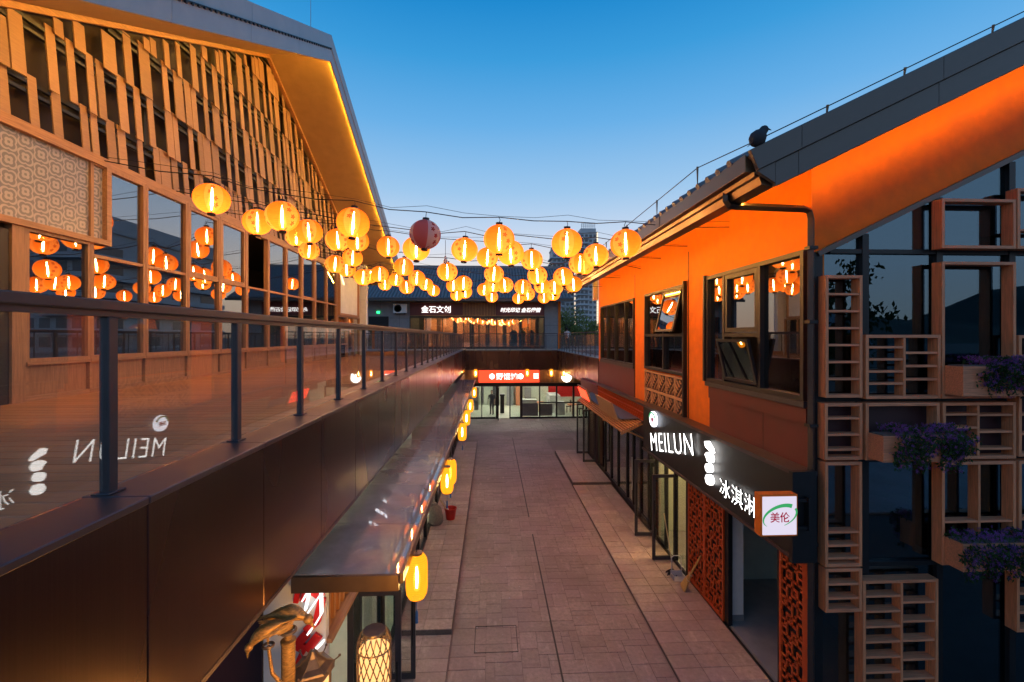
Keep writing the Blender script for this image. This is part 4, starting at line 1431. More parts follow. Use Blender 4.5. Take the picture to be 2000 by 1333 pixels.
# rooms behind the glass
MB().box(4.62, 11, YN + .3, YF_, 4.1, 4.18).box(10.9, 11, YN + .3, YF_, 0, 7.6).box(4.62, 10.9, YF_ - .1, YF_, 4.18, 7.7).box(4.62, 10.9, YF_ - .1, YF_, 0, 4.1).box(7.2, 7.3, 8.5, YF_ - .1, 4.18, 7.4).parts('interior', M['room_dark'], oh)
MB().box(4.42, 10.9, 6.4, YF_ - .1, 0, .06).parts('interior_floor', M['room_floor'], oh)
MB().box(7.4, 7.5, 9.9, YF_ - .2, .06, 3.6).box(4.6, 7.4, 9.78, 9.9, .06, 3.6).box(4.6, 7.4, 12.3, 12.4, .06, 3.6).parts('interior_walls', M['room_white'], oh)
MB().box(6.3, 6.4, 6.6, 9.78, .06, 3.6).build('interior_partition', M['grey_wall'], oh)
MB().box(5.0, 5.55, 10.6, 11.2, 3.5, 3.56).box(5.2, 5.5, 15, 16, 3.5, 3.55).parts('ceiling_lamp', M['lamp_soft'], oh)
MB().box(6.9, 7.38, 10.4, 11.6, .06, 1.0).box(7.36, 7.39, 10.7, 11.2, 1.4, 2.2).parts('counter', M['box_wood'], oh)
# ground floor front
gf = MB()
gf.box(RX - .02, RX + .14, YN - .0, 18.6, 2.52, 3.5)
gf.build('lintel', M['burgundy_dark'], oh)
MB().box(RX - .03, RX + .05, 8.22, 8.345, .05, 2.52).box(RX - .03, RX + .1, 6.70, 6.77, .05, 2.52).box(RX - .03, RX + .12, 9.9, 9.98, .05, 2.52).parts('jamb', M['black'], oh)
MB().box(RX + .065, RX + .335, 8.36, 8.66, .06, 2.9).build('pillar', M['white'], oh)
MB().box(RX + .06, RX + .34, 8.355, 8.665, .05, .17).build('pillar_base', M['grey_wall'], oh)


def fret_screen(y0, y1, z0, z1, cols, seed):
    """cut metal screen: a meander of bars on a square grid with small gaps"""
    r = random.Random(seed)
    m_ = MB()
    x0, x1 = RX - .06, RX - .03
    m_.box(x0, x1, y0, y1, z0, z0 + .06).box(x0, x1, y0, y1, z1 - .06, z1)
    for i in range(cols + 1):
        y = y0 + (y1 - y0) * i / cols
        ww = .05
        m_.box(x0, x1, max(y0, y - ww), min(y1, y + ww), z0 + .06, z1 - .06)
    for c_ in range(cols):
        a, b = y0 + (y1 - y0) * c_ / cols + .05, y0 + (y1 - y0) * (c_ + 1) / cols - .05
        ny = 6 if (b - a) > .5 else 4
        nz = int((z1 - z0 - .12) / .105)
        sy, sz_ = (b - a) / ny, (z1 - z0 - .12) / nz
        hb = .017
        for j in range(nz + 1):
            for i in range(ny + 1):
                y, z = a + i * sy, z0 + .06 + j * sz_
                if i < ny and (i + 2 * j) % 5 != 0:
                    m_.box(x0 + .004, x1 - .004, y - hb, y + sy + hb, z - hb, z + hb)
                if j < nz and (2 * i + j) % 4 != 1:
                    m_.box(x0 + .006, x1 - .006, y - hb, y + hb, z + hb, z + sz_ - hb)
                if (i + j) % 3 == 0 and i < ny and j < nz:
                    m_.box(x0 + .008, x1 - .008, y + hb, y + sy * .55, z + sz_ * .35, z + sz_ * .65)
    o = m_.build('fret_screen', M['lattice'], oh)
    MB().box(RX - .012, RX - .004, y0, y1, z0, z1).build('screen_backing', M['black'], o)
    return o


fret_screen(8.35, 9.89, .06, 2.36, 2, 1)
fret_screen(6.12, 6.69, .06, 2.36, 1, 2)
MB().box(RX - .065, RX + .0, 6.02, 6.115, .06, 2.36).build('screen_cheek', M['lattice'], oh)
# ice cream shop glazing
mb = MB()
for y in (10.02, 10.70, 11.30, 11.98, 12.42):
    mb.box(RX - .03, RX + .05, y - .035, y + .035, .06, 2.45)
mb.box(RX - .02, RX + .04, 10, 12.45, 2.38, 2.5).box(RX - .02, RX + .04, 11.3, 11.98, .05, .12)
w = mb.build('window', M['black'], oh)
MB().box(RX, RX + .008, 11.34, 11.94, .12, 2.38).build('pane', M['glass_shop'], w)
MB().box(RX, RX + .008, 10.05, 10.66, .12, 2.38).build('pane', M['glass_shop'], w)
leaf_door(oh, (4.43, 10.72), (3.84, 10.72), .07, 2.10, M['glass_shop'])
leaf_door(oh, (4.43, 12.0), (3.84, 12.05), .07, 2.10, M['glass_shop'])
# awning shop glazing
mb = MB()
for y in (12.5, 13.2, 13.9, 14.55, 15.6, 16.5, 17.4, 18.5):
    mb.box(RX - .04, RX + .05, y - .045, y + .045, .1, 2.5)
mb.box(RX - .03, RX + .04, 12.45, 18.6, 2.38, 2.5).box(RX - .03, RX + .04, 12.45, 18.6, .05, .22)
w = mb.build('window', M['black'], oh)
for a, b in ((12.5, 13.2), (13.2, 13.9), (13.9, 14.55), (14.55, 15.6), (15.6, 16.5), (16.5, 17.4)):
    MB().box(RX, RX + .008, a + .05, b - .05, .22, 2.38).build('pane', M['glass_tint'], w)
h = MB()
for y in (13.55, 13.68):
    h.tube([(RX - .09, y - .1 if y < 13.6 else y + .1, .7), (RX - .09, y - .1 if y < 13.6 else y + .1, 1.7)], .018, 8)
h.build('handle', M['steel'], w)
leaf_door(oh, (4.38, 18.9), (3.82, 18.9), .16, 2.35, M['glass_shop'])
leaf_door(oh, (4.38, 20.25), (3.82, 20.3), .16, 2.40, M['glass_shop'])
MB().box(4.40, 4.6, 18.6, 20.6, 0, 3.2).box(4.6, 10.9, 20.4, 20.6, 0, 3.2).parts('rear_wall', M['burgundy_dark'], oh)
# fret frieze over the awning
fr = MB().box(4.16, 4.38, 12.4, 17.9, 3.49, 3.545).box(4.17, 4.38, 12.4, 17.9, 3.03, 3.07)
fr.parts('frieze_trim', M['coping'], oh)
z_ = MB()
for i in range(54):
    y = 12.46 + i * .1
    z_.box(4.195, 4.225, y, y + .022, 3.07, 3.49)
    for j in range(4):
        if (i + j) % 2:
            z_.box(4.20, 4.22, y + .022, y + .1, 3.09 + j * .1, 3.11 + j * .1)
z_.box(4.19, 4.23, 12.42, 17.86, 3.27, 3.295)
z_.build('fret_frieze', M['lattice'], oh)
MB().box(4.24, 4.38, 12.4, 17.9, 3.07, 3.49).build('frieze_backing', M['burgundy_dark'], oh)
z_ = MB().box(4.20, 4.4, 18.0, 21.5, 3.40, 3.44).box(4.24, 4.4, 18.0, 21.5, 3.0, 3.40)
z_.parts('frieze_end', M['burgundy'], oh)
# downpipe
dp = MB().tube([(3.15, 5.98, 7.36), (3.15, 5.98, 7.22), (3.19, 5.98, 7.165), (3.28, 5.98, 7.155), (4.22, 5.98, 7.13), (4.30, 5.98, 7.10), (4.325, 5.98, 7.0), (4.325, 5.98, .06)], .052, 4)
dp.build('downpipe', M['pipe'], oh, bevel=.008)
for z in (6.6, 5.6, 4.2, 2.6):
    MB().box(4.265, 4.385, 5.92, 6.03, z - .02, z + .02).build('pipe_clip', M['black'], oh)

# slatted awning with two signboards standing on it
aw = thing('slatted_awning', 'wooden slatted awning over the dark glass doors', 'awning', (3.9, 15.7, 2.8))
for i in range(9):
    t = i / 8
    MB().box(4.16 - .53 * t - .022, 4.16 - .53 * t + .022, 12.5, 19.0, 3.0 - .25 * t - .02, 3.0 - .25 * t + .02).build('slat', M['strip_wood'], aw)
for y in (12.52, 14.6, 16.8, 18.95):
    MB().beam((4.2, y, 2.97), (3.6, y, 2.69), .05, .05).build('rib', M['strip_wood'], aw)
    MB().beam((4.38, y, 2.5), (3.8, y, 2.76), .035, .035).build('brace', M['strip_wood'], aw)
MB().add([(4.2, 12.7, 3.06), (3.85, 13.4, 2.93), (3.85, 18.9, 2.93), (4.2, 18.9, 3.06), (4.2, 12.7, 3.08), (3.85, 13.4, 2.95), (3.85, 18.9, 2.95), (4.2, 18.9, 3.08)],
         [(3, 2, 1, 0), (4, 5, 6, 7), (0, 1, 5, 4), (1, 2, 6, 5), (2, 3, 7, 6), (3, 0, 4, 7)]).build('deck_sheet', M['coping'], aw)


def board(y0, y1, lean):
    m_ = MB()
    vs = []
    for x in (0, .05):
        for y, z in ((y0, 2.86), (y1, 2.86), (y1, 3.40), (y0, 3.40)):
            vs.append((3.80 + x - (z - 2.86) * lean, y, z))
    m_.add(vs, [(0, 1, 2, 3), (7, 6, 5, 4), (0, 4, 5, 1), (1, 5, 6, 2), (2, 6, 7, 3), (3, 7, 4, 0)])
    return m_


b1 = thing('signboard', 'plain tan signboard leaning on the slatted awning', 'sign', (3.8, 14.7, 2.86))
board(13.6, 15.7, .38).build('board', M['paper_light'], b1, bevel=.006)
b2 = thing('signboard', 'signboard with glowing red text at the far end of the awning', 'sign', (3.8, 18, 2.86))
board(17.2, 19.0, .38).build('board', M['paper_light'], b2, bevel=.006)
m_ = MB()
for i in range(5):
    y = 17.42 + i * .33
    for a, b, c_, e in ((0, .02, .24, .06), (.02, .06, .03, .42), (.2, .04, .2, .4), (.0, .42, .24, .36), (.06, .2, .2, .26)):
        p = lambda yy, zz: (3.785 - (zz) * .38, yy, 2.86 + zz)
        m_.beam(p(y + a, b + .03), p(y + c_, e + .03), .035, .02, up=(1, 0, 0))
m_.build('lit_text', M['sign_red_glow'], b2)

# ================================================================== ICE CREAM SHOP SIGN
ms = thing('ice_cream_sign', 'long black shop sign with white lit letters and ice cream shapes', 'sign', (4.1, 9, 2.4))
SGX = 4.10
MB().box(SGX, 4.36, 5.96, 12.12, 2.42, 3.52).build('box', M['black'], ms)
MB().box(SGX - .03, 4.38, 5.93, 12.15, 3.525, 3.585).box(SGX - .03, 4.37, 5.93, 12.15, 2.37, 2.415).build('trim', M['coping'], ms)
MB().box(SGX - .10, 4.33, 5.88, 5.955, 2.38, 3.60).build('end_cheek', M['black'], ms)
tz = .205
lettering('MEILUN', .5, M['sign_white'], ms, (4.03, 10.12, 2.995), (0, -1, tz), (0, tz, 1), depth=.03, bold=-.008, spacing=1.14, fit=(2.42, .43), side=M['black'])
lettering('冰淇淋', .4, M['sign_white'], ms, (4.03, 7.28, 2.78), (0, -1, 0), (0, 0, 1), depth=.03, bold=-.004, spacing=1.06, fit=(1.12, .31), side=M['black'])
def disc(y, z, r, mat, x=4.04, dep=.05, n=24, name='badge', ry=1.):
    m_ = MB().prism([(y + r * ry * math.cos(2 * PI * i / n), z + r * math.sin(2 * PI * i / n)) for i in range(n)], 'x', x - dep / 2, x + dep / 2)
    return m_.build(name, mat, ms)
disc(11.2, 3.34, .19, M['sign_cool'], ry=1.2)
sw = MB()
for i in range(12):
    a = RAD(20 + i * 13)
    sw.beam((4.005, 11.2 - .20 * math.cos(a), 3.34 + .16 * math.sin(a)), (4.005, 11.2 - .20 * math.cos(a + .24), 3.34 + .16 * math.sin(a + .24)), .035, .02, up=(1, 0, 0))
sw.build('green_swoosh', M['box_green'], ms)
lettering('美伦', .16, M['box_crimson'], ms, (4.005, 11.2, 3.33), (0, -1, 0), (0, 0, 1), depth=.015, fit=(.24, .11))
for k, z in enumerate((3.36, 3.16, 2.96, 2.75)):
    y = 8.26
    if k == 0:
        pr = [(y + .22, z + .07), (y + .13, z + .09), (y - .14, z - .02), (y - .20, z - .09), (y - .06, z - .06), (y + .16, z - .02)]
    elif k == 1:
        pr = [(y + .20, z + .03), (y + .08, z + .09), (y - .1, z + .08), (y - .18, z + .0), (y - .12, z - .08), (y + .05, z - .08), (y + .1, z - .02)]
    elif k == 2:
        pr = [(y + .15 * math.cos(i * .52) + .03, z + .085 * math.sin(i * .52)) for i in range(12)]
    else:
        pr = [(y + .18 * math.cos(i * .52) * (1 - .12 * (i % 2)), z + .10 * math.sin(i * .52) * (1 - .12 * (i % 2))) for i in range(12)]
    pr = [(y + (a - y) * .62, z + (b - z) * .95) for a, b in pr][::-1]
    MB().prism(pr, 'x', 4.0, 4.08).build('ice_cream_shape', M['sign_white'], ms)

bs = thing('projecting_sign', 'square white lightbox sign with green swoosh and crimson characters, orange sides', 'sign', (3.86, 6.0, 3.0))
x0, x1, z0, z1, yf = 3.49, 3.99, 2.80, 3.345, 5.74
MB().box(x0, x1, yf + .02, yf + .16, z0, z1).build('casing', M['orange'], bs, bevel=.006)
MB().box(x0 + .025, x1 - .025, yf + .008, yf + .02, z0 + .025, z1 - .025).build('lit_face', M['box_white'], bs)
MB().box(x1, 4.2, yf + .07, yf + .11, 3.22, 3.26).box(x1, 4.2, yf + .07, yf + .11, 2.86, 2.90).box(4.16, 4.2, yf + .05, 5.90, 2.84, 3.28).parts('bracket', M['black'], bs)
lettering('美伦', .2, M['box_crimson'], bs, (3.74, yf + .003, 3.055), (1, 0, 0), (0, 0, 1), depth=.008, bold=0, fit=(.255, .13))
sw = MB()
for i in range(26):
    a = RAD(52 + i * 6.6)
    w_ = .045 * math.sin(PI * min(1, (i + 1) / 34)) + .006
    w_ = .046 * (1 - i / 26) + .005
    c_, s_ = math.cos(a), math.sin(a)
    p = Vector((3.74 + .22 * c_ + .03 * s_, yf + .003, 3.065 + .14 * s_ + .035 * c_))
    a2 = a + RAD(7)
    q = Vector((3.74 + .22 * math.cos(a2) + .03 * math.sin(a2), yf + .003, 3.065 + .14 * math.sin(a2) + .035 * math.cos(a2)))
    sw.beam(p, q, w_, .006, up=(0, 1, 0))
for i in range(16):
    a = RAD(30 - i * 6.0)
    w_ = .022 * (1 - i / 16) + .003
    p = Vector((3.74 + .22 * math.cos(a) + .03 * math.sin(a), yf + .003, 3.065 + .14 * math.sin(a) + .035 * math.cos(a)))
    a2 = a - RAD(6.5)
    q = Vector((3.74 + .22 * math.cos(a2) + .03 * math.sin(a2), yf + .003, 3.065 + .14 * math.sin(a2) + .035 * math.cos(a2)))
    sw.beam(p, q, w_, .006, up=(0, 1, 0))
sw.build('green_swoosh', M['box_green'], bs, kind='stuff')

# ================================================================== WOODEN SHELF FRAMES ON THE GLASS GABLE
BY0, BY1 = 5.90, 6.05


def shelf_frame(label, x0, x1, z0, z1, div=None, left=(), right=(), shelves=(), group='wooden shelf frames on the glass gable', open_top=False, depth=None):
    t = thing('shelf_frame', label, 'shelf frame', ((x0 + x1) / 2, BY1, z0), group)
    th = .042
    y0 = BY0 if depth is None else BY1 - depth
    MB().box(x0, x0 + th, y0, BY1, z0, z1).box(x1 - th, x1, y0, BY1, z0, z1).parts('side_board', M['box_wood'], t, bevel=.003)
    MB().box(x0 + th, x1 - th, y0, BY1, z0, z0 + th).box(x0 + th, x1 - th, y0, BY1, z1 - th, z1).parts('end_board', M['box_wood_h'], t, bevel=.003)
    def sh(a, b, zz):
        piece('shelf', M['box_wood_h'], t, ((a + b) / 2, (y0 + BY1) / 2 + .004, zz), (b - a, BY1 - y0 - .012, .03), cham=.002)
    for zz in shelves:
        sh(x0 + th, x1 - th, zz)
    if div is not None:
        xm = x0 + (x1 - x0) * div
        piece('divider', M['box_wood'], t, (xm, (y0 + BY1) / 2 + .003, (z0 + z1) / 2), (.034, BY1 - y0 - .008, z1 - z0 - 2 * th), cham=.002)
        for zz in left:
            sh(x0 + th, xm - .017, zz)
        for zz in right:
            sh(xm + .017, x1 - th, zz)
    return t


even = lambda a, b, n: [a + (b - a) * (i + 1) / (n + 1) for i in range(n)]
shelf_frame('tall narrow wooden shelf frame of seven levels beside the downpipe', 4.47, 4.985, 4.58, 6.225, shelves=even(4.60, 6.2, 6))
shelf_frame('two column wooden shelf frame left of the tall frame holding a flower box', 5.03, 6.085, 4.56, 5.425, .52, even(4.6, 5.42, 4), even(4.64, 5.36, 3))
shelf_frame('empty wooden frame with no shelves under the sloping orange band', 6.10, 7.16, 6.60, 7.275)
shelf_frame('tall open wooden frame with the uppermost purple flower box', 6.10, 7.16, 4.56, 6.42)
shelf_frame('small three shelf wooden frame on the dark red spandrel by the downpipe', 4.46, 4.985, 3.745, 4.505, shelves=(3.88, 4.08, 4.30))
shelf_frame('square wooden frame on the dark red spandrel with purple flowers spilling out', 5.03, 6.07, 3.735, 4.505)
shelf_frame('two column wooden shelf frame on the dark red spandrel under the uppermost flowers', 6.115, 7.16, 3.735, 4.505, .49, (3.99, 4.16, 4.34), (3.87, 4.10, 4.33))
shelf_frame('narrow wooden frame half open with shelves only in its lower part', 4.465, 4.98, 2.31, 3.715, shelves=(2.42, 2.59, 2.77))
shelf_frame('small two shelf wooden frame lowest beside the downpipe', 4.47, 4.98, 1.70, 2.285, shelves=(1.88, 2.07))
shelf_frame('large two column wooden rack of many shelves near the ground', 4.99, 6.05, .22, 2.115, .52, even(.25, 2.1, 8), even(.25, 2.06, 6))
shelf_frame('wooden frame with one upright divider above the lowest flower box', 6.10, 7.16, 2.30, 3.70, .51, (2.88,), (2.88,))
shelf_frame('wooden shelf frame partly cut by the picture edge beside the uppermost flowers', 7.20, 8.2, 3.76, 5.42, .5, even(3.8, 5.4, 5), even(3.8, 5.4, 5))
shelf_frame('deep wooden frame highest under the orange band', 7.18, 8.2, 6.60, 7.43, shelves=(6.86,))
shelf_frame('open wooden frame at the picture edge below the spandrel', 7.20, 8.2, 2.35, 3.70, shelves=(2.9,))
shelf_frame('small wooden shelf frame at the picture edge under the lowest flowers', 7.17, 8.2, 1.36, 2.16, shelves=(1.62, 1.88))

fr_ = random.Random(21)


def flower_box(label, x0, x1, zb, zt, xs0, xs1, drop, n=2900):
    t = thing('flower_box', label, 'flower box', ((x0 + x1) / 2, BY0, zb), 'purple flower boxes on the gable')
    ya, yb = 5.66, 5.90
    MB().box(x0, x1, ya, yb, zb, zt - .03).build('planter', M['box_wood_h'], t, bevel=.004)
    MB().box(x0 + .02, x1 - .02, ya + .02, yb - .02, zt - .029, zt - .015).build('soil', M['bag_dust'], t)
    lv, fl = MB(), MB()
    vines = [(fr_.uniform(xs0, xs1), fr_.uniform(.45, 1.)) for _ in range(46)]
    for k in range(n):
        x, dl = fr_.choice(vines)
        s = fr_.random()
        z = zt + .10 - s * (drop * dl + .12)
        y = ya - .03 - .08 * math.sin(PI * min(1, s * 1.3)) + fr_.uniform(-.05, .05) if z < zt else fr_.uniform(ya - .05, yb)
        x += fr_.gauss(0, .035)
        c_ = Vector((x, y, z))
        a = fr_.uniform(.014, .030)
        e = Euler((fr_.uniform(0, 3), fr_.uniform(0, 3), fr_.uniform(0, 6.3))).to_matrix()
        if fr_.random() < .24 + (.25 if s < .25 else 0):
            for q in range(5):
                an = q * 2 * PI / 5
                d1 = e @ Vector((math.cos(an), math.sin(an), .25))
                d2 = e @ Vector((math.cos(an + .5), math.sin(an + .5), .2))
                fl.add([c_, c_ + d2 * a * .8, c_ + d1 * a * 1.1], [(0, 1, 2)])
        else:
            u, v = e @ Vector((1, 0, 0)), e @ Vector((0, 1, .3))
            lv.add([c_ - u * a, c_ - v * a * .5, c_ + u * a * 1.4, c_ + v * a * .5], [(0, 1, 2, 3)])
    lv.build('foliage', M['leaf_dark'], t, kind='stuff')
    fl.build('blossoms', M['petal'], t, kind='stuff')


flower_box('uppermost flower box with purple blooms trailing from the tall open frame', 6.14, 7.35, 4.62, 5.04, 6.38, 7.40, .42)
flower_box('middle flower box with purple blooms spilling over the spandrel frame', 5.06, 6.06, 3.77, 4.14, 5.06, 6.22, .50)
flower_box('lowest flower box with purple blooms under the divided frame', 6.14, 7.40, 2.33, 2.72, 6.14, 7.50, .50, 3400)

# ================================================================== ROUND PAPER LANTERNS ON WIRES
def oblate(r, h, n=14):
    return [(max(.055, r * math.sin(PI * (i + .55) / (n + .1))), -h * math.cos(PI * (i + .55) / (n + .1))) for i in range(n)]


def make_lantern(label, lit=True):
    t = thing('paper_lantern', label, 'lantern', group='round paper lanterns strung over the lane')
    MB().lathe(oblate(.285, .262, 18), n=36).build('shade', M['lantern'] if lit else M['lantern_off'], t, smooth=True, local=True)
    MB().lathe([(.056, .0), (.062, .006), (.062, .045), (.03, .05)], (0, 0, .252), 16).build('cap', M['black'], t, local=True)
    MB().lathe([(.058, .0), (.064, .008), (.064, .038)], (0, 0, -.292), 16).build('bottom_ring', M['black'], t, local=True)
    MB().tube([(0, 0, .295), (.02, 0, .34), (0, 0, .375), (-.012, 0, .40)], .006, 6).build('hook', M['wire'], t, local=True)
    if lit:
        MB().tube([(0, 0, -.20), (0, 0, -.1), (0, 0, .1), (0, 0, .2)], [.004, .020, .014, .003], 10).build('bulb', M['bulb'], t, local=True, smooth=True)
        MB().tube([(0, 0, -.235), (0, 0, -.13), (0, 0, .06), (0, 0, .22)], [.030, .066, .044, .010], 12).build('bulb_glow', M['glow_shell'], t, local=True, smooth=True)  # added shell, the soft glow round the bulb
    else:
        MB().tube([(0, 0, -.1), (0, 0, .2)], .016, 8).build('bulb', M['white'], t, local=True)
    return t


ROWS = [
    (8.2, 8.45, 7.42, [(418, 391), (547, 421), (688.6, 435), (832, 461), (975, 466.6), (1108.8, 473), (1223, 475.5)]),
    (10.0, 8.5, 7.42, [(498, 432), (599.6, 451), (812.8, 486), (907.5, 488.6), (996.8, 496), (1163, 500)]),
    (11.6, 8.5, 7.42, [(661.6, 470.5), (698, 471), (758.4, 482.6), (952, 503), (1037.8, 509), (1131, 517)]),
    (13.2, 8.5, 7.40, [(580, 464), (602, 489), (687, 503), (656, 517), (788.8, 521.6), (874, 532), (964.8, 536), (1050, 537.6), (1100.8, 540), (1140, 520)]),
    (15.3, 8.5, 7.40, [(679, 526), (711, 543), (740, 535), (814.4, 544), (905, 553.6), (963, 557), (985.6, 558), (1020.8, 561.6), (1059, 560), (1083, 561.6), (1120, 556)]),
    (17.8, 8.5, 7.38, [(723, 540), (774, 547), (794, 561), (832, 556), (885, 558), (908, 570), (945.6, 566), (1031, 574), (1080, 575)]),
    (20.5, 8.5, 7.35, [(752, 556), (847, 568), (892, 577), (960.6, 580), (1012.8, 583), (1062, 582)]),
]
ORD = ['first', 'second', 'third', 'fourth', 'fifth', 'sixth', 'seventh', 'eighth', 'ninth', 'tenth', 'eleventh']
lr = random.Random(3)
proto = None
for ri, (Y, zl, zr, pts) in enumerate(ROWS):
    pts = sorted(pts)
    wire = [(HX + .05, Y, zl)]
    for k, (px, py) in enumerate(pts):
        c = at(px, py, Y=Y)
        c.y += lr.uniform(-.12, .12)
        tail = 'on the %s wire from the camera' % ORD[ri]
        lab = 'glowing round paper lantern, %s from the timber hall %s' % (ORD[k], tail)
        if ri == 0 and k == 3:
            t = make_lantern('unlit red and white paper lantern with blossoms against the sky', False)
        elif proto is None:
            proto = t = make_lantern(lab)
        else:
            t = copy_tree(proto)
            t['label'] = lab
        t.location = c
        t.rotation_euler = (RAD(lr.uniform(-6, 6)), RAD(lr.uniform(-6, 6)), lr.uniform(0, 6.28))
        s = lr.uniform(.96, 1.03)
        t.scale = (s, s, s * lr.uniform(.97, 1.03))
        top = (c.x, c.y, c.z + .40)
        if wire[-1][0] < c.x - .1:
            m0 = ((wire[-1][0] + c.x) / 2, Y, (wire[-1][2] + top[2]) / 2 - .04 - .02 * lr.random())
            wire += [m0, top]
    m0 = ((wire[-1][0] + RX) / 2, Y, (wire[-1][2] + zr) / 2 - .06)
    wire += [m0, (RX - .02, Y, zr)]
    wt = thing('lantern_wire', 'black wire spanning hall and orange house, %s wire from the camera' % ORD[ri], 'wire', wire[0], 'wires carrying the round lanterns')
    MB().tube(wire, .0085 if ri < 3 else .010, 6).build('cable', M['wire'], wt)
    w2_ = [(x + .03, y + .02, z + .07 + .05 * math.sin(i * 1.7)) for i, (x, y, z) in enumerate(wire)]
    MB().tube(w2_, .004, 5).build('stay', M['wire'], wt)

bare = thing('bare_bulb', 'small bare unlit bulb hanging from a wire between lanterns', 'bulb', at(870, 508, Y=11.6))
c = at(870, 508, Y=11.6)
MB().lathe([(.02, .10), (.026, .04), (.05, -.02), (.055, -.06), (.035, -.10), (.0, -.115)], c, 12).build('glass', M['grey_plastic'], bare, smooth=True)
MB().tube([c + Vector((0, 0, .1)), c + Vector((0, 0, .5))], .006, 6).build('cord', M['wire'], bare)

# ================================================================== SILK LANTERNS ALONG THE CANOPY AND THE NOODLE SHOP
def make_silk(label):
    t = thing('silk_lantern', label, 'lantern', group='yellow cylindrical lanterns along the shops')
    pr = [(.055, -.25), (.085, -.235), (.112, -.19), (.120, -.13), (.121, 0), (.120, .13), (.112, .19), (.085, .235), (.06, .25)]
    MB().lathe(pr, n=28).build('shade', M['silk'], t, smooth=True, local=True)
    MB().lathe([(.058, 0), (.064, .004), (.064, .028), (.05, .03)], (0, 0, .236), 18).build('cap', M['gutter'], t, local=True)
    MB().lathe([(.05, 0), (.056, .004), (.056, .02)], (0, 0, -.262), 18).build('bottom_ring', M['gutter'], t, local=True)
    MB().tube([(0, 0, -.13), (0, 0, 0), (0, 0, .10)], [.009, .015, .006], 10).build('bulb', M['bulb'], t, smooth=True, local=True)
    MB().tube([(0, 0, -.15), (0, 0, -.02), (0, 0, .12)], [.030, .042, .02], 12).build('bulb_glow', M['glow_shell'], t, smooth=True, local=True)
    MB().tube([(0, 0, .26), (0, 0, .34)], .005, 6).build('cord', M['wire'], t, local=True)
    ts = MB().tube([(0, 0, -.262), (0, 0, -.38)], .004, 5).tube([(0, 0, -.38), (0, 0, -.40), (0, 0, -.52)], [.006, .014, .017], 8)
    ts.build('tassel', M['tassel'], t, local=True)
    return t


M['tassel'] = plain('blue_tassel', (.03, .12, .32), .8, 0, .1, 20, bump=.2)
silk = None
SL_ = [(5.1, -.83, 'biggest yellow cylindrical lantern hanging at the canopy end'), (8.55, -.83, 'yellow cylindrical lantern behind another above the red bucket'), (9.15, -.82, 'yellow cylindrical lantern in front of its twin above the red bucket'),
       (12.8, -.82, 'yellow cylindrical lantern below the other three in the middle of the canopy edge'), (15.0, -.82, 'second lowest yellow cylindrical lantern of the trio midway along the canopy'),
       (17.6, -.82, 'uppermost yellow cylindrical lantern of the trio midway along the canopy'), (21.8, -.82, 'yellow cylindrical lantern at the far canopy end before the shop glass')]
for Y, x, lab in SL_:
    t = make_silk(lab) if silk is None else copy_tree(silk)
    silk = silk or t
    t['label'] = lab
    zc = {8.55: 2.72, 9.15: 2.70}.get(Y, 2.74)
    t.location = (x, Y, zc)
    t.rotation_euler.z = Y
for px, lab in ((903, 'small yellow lantern over the canopy end on the noodle shop slats'), (929, 'small yellow lantern just beside the glowing red sign'), (1030, 'small yellow lantern in front of the glowing red sign'),
                (1077, 'small yellow lantern on wooden slats between red sign and bowl sign'), (1101, 'small yellow lantern partly covering the bowl sign')):
    t = copy_tree(silk)
    t['label'] = lab
    t.location = (at(px, 658, Y=29.7).x, 29.7, 3.03)

# ================================================================== BRONZE BIRD POSTS AND POST LANTERNS
def bird_body(mb, p, d, L, mi=0):
    """a crow-like bronze bird: one lofted body from tail to beak, p is the belly above its feet, d the heading"""
    d = Vector(d).normalized()
    s = d.cross(Vector((0, 0, 1))).normalized()
    u = s.cross(d)
    S_ = [(-.56, -.16, .030, .008), (-.47, -.125, .058, .014), (-.36, -.08, .052, .024), (-.27, -.035, .070, .052), (-.15, .01, .108, .096), (-.02, .035, .128, .124), (.10, .04, .118, .116), (.19, .03, .092, .092),
          (.26, .01, .066, .066), (.31, -.015, .052, .052)]
    P_ = lambda x, y, z: Vector(p) + (d * x + s * y + u * (z + .1)) * L
    mb.loft([(P_(x, 0, z), s * rx * L, u * rz * L) for x, z, rx, rz in S_], 16, mi)
    hc = P_(.345, 0, -.03)                                             # head, then a strong bill pointing down
    ax = (d * .75 - u * .66).normalized()
    nv = s.cross(ax)
    mb.loft([(hc + ax * a * L, s * r_ * L, nv * r_ * L) for a, r_ in ((-.085, .02), (-.06, .058), (-.02, .076), (.03, .072), (.065, .048), (.075, .030))], 14, mi)
    mb.loft([(hc + ax * .065 * L, s * .026 * L, nv * .030 * L), (hc + (ax * .12 - u * .015) * L, s * .020 * L, nv * .022 * L), (hc + (ax * .165 - u * .04) * L, s * .004 * L, nv * .005 * L)], 10, mi)
    for sg in (-1, 1):
        mb.loft([(hc + (s * sg * .066 + nv * .01 + ax * .015 * q) * L, ax * r_ * L, nv * r_ * L) for q, r_ in ((-1, .004), (0, .012), (1, .004))], 8, mi)


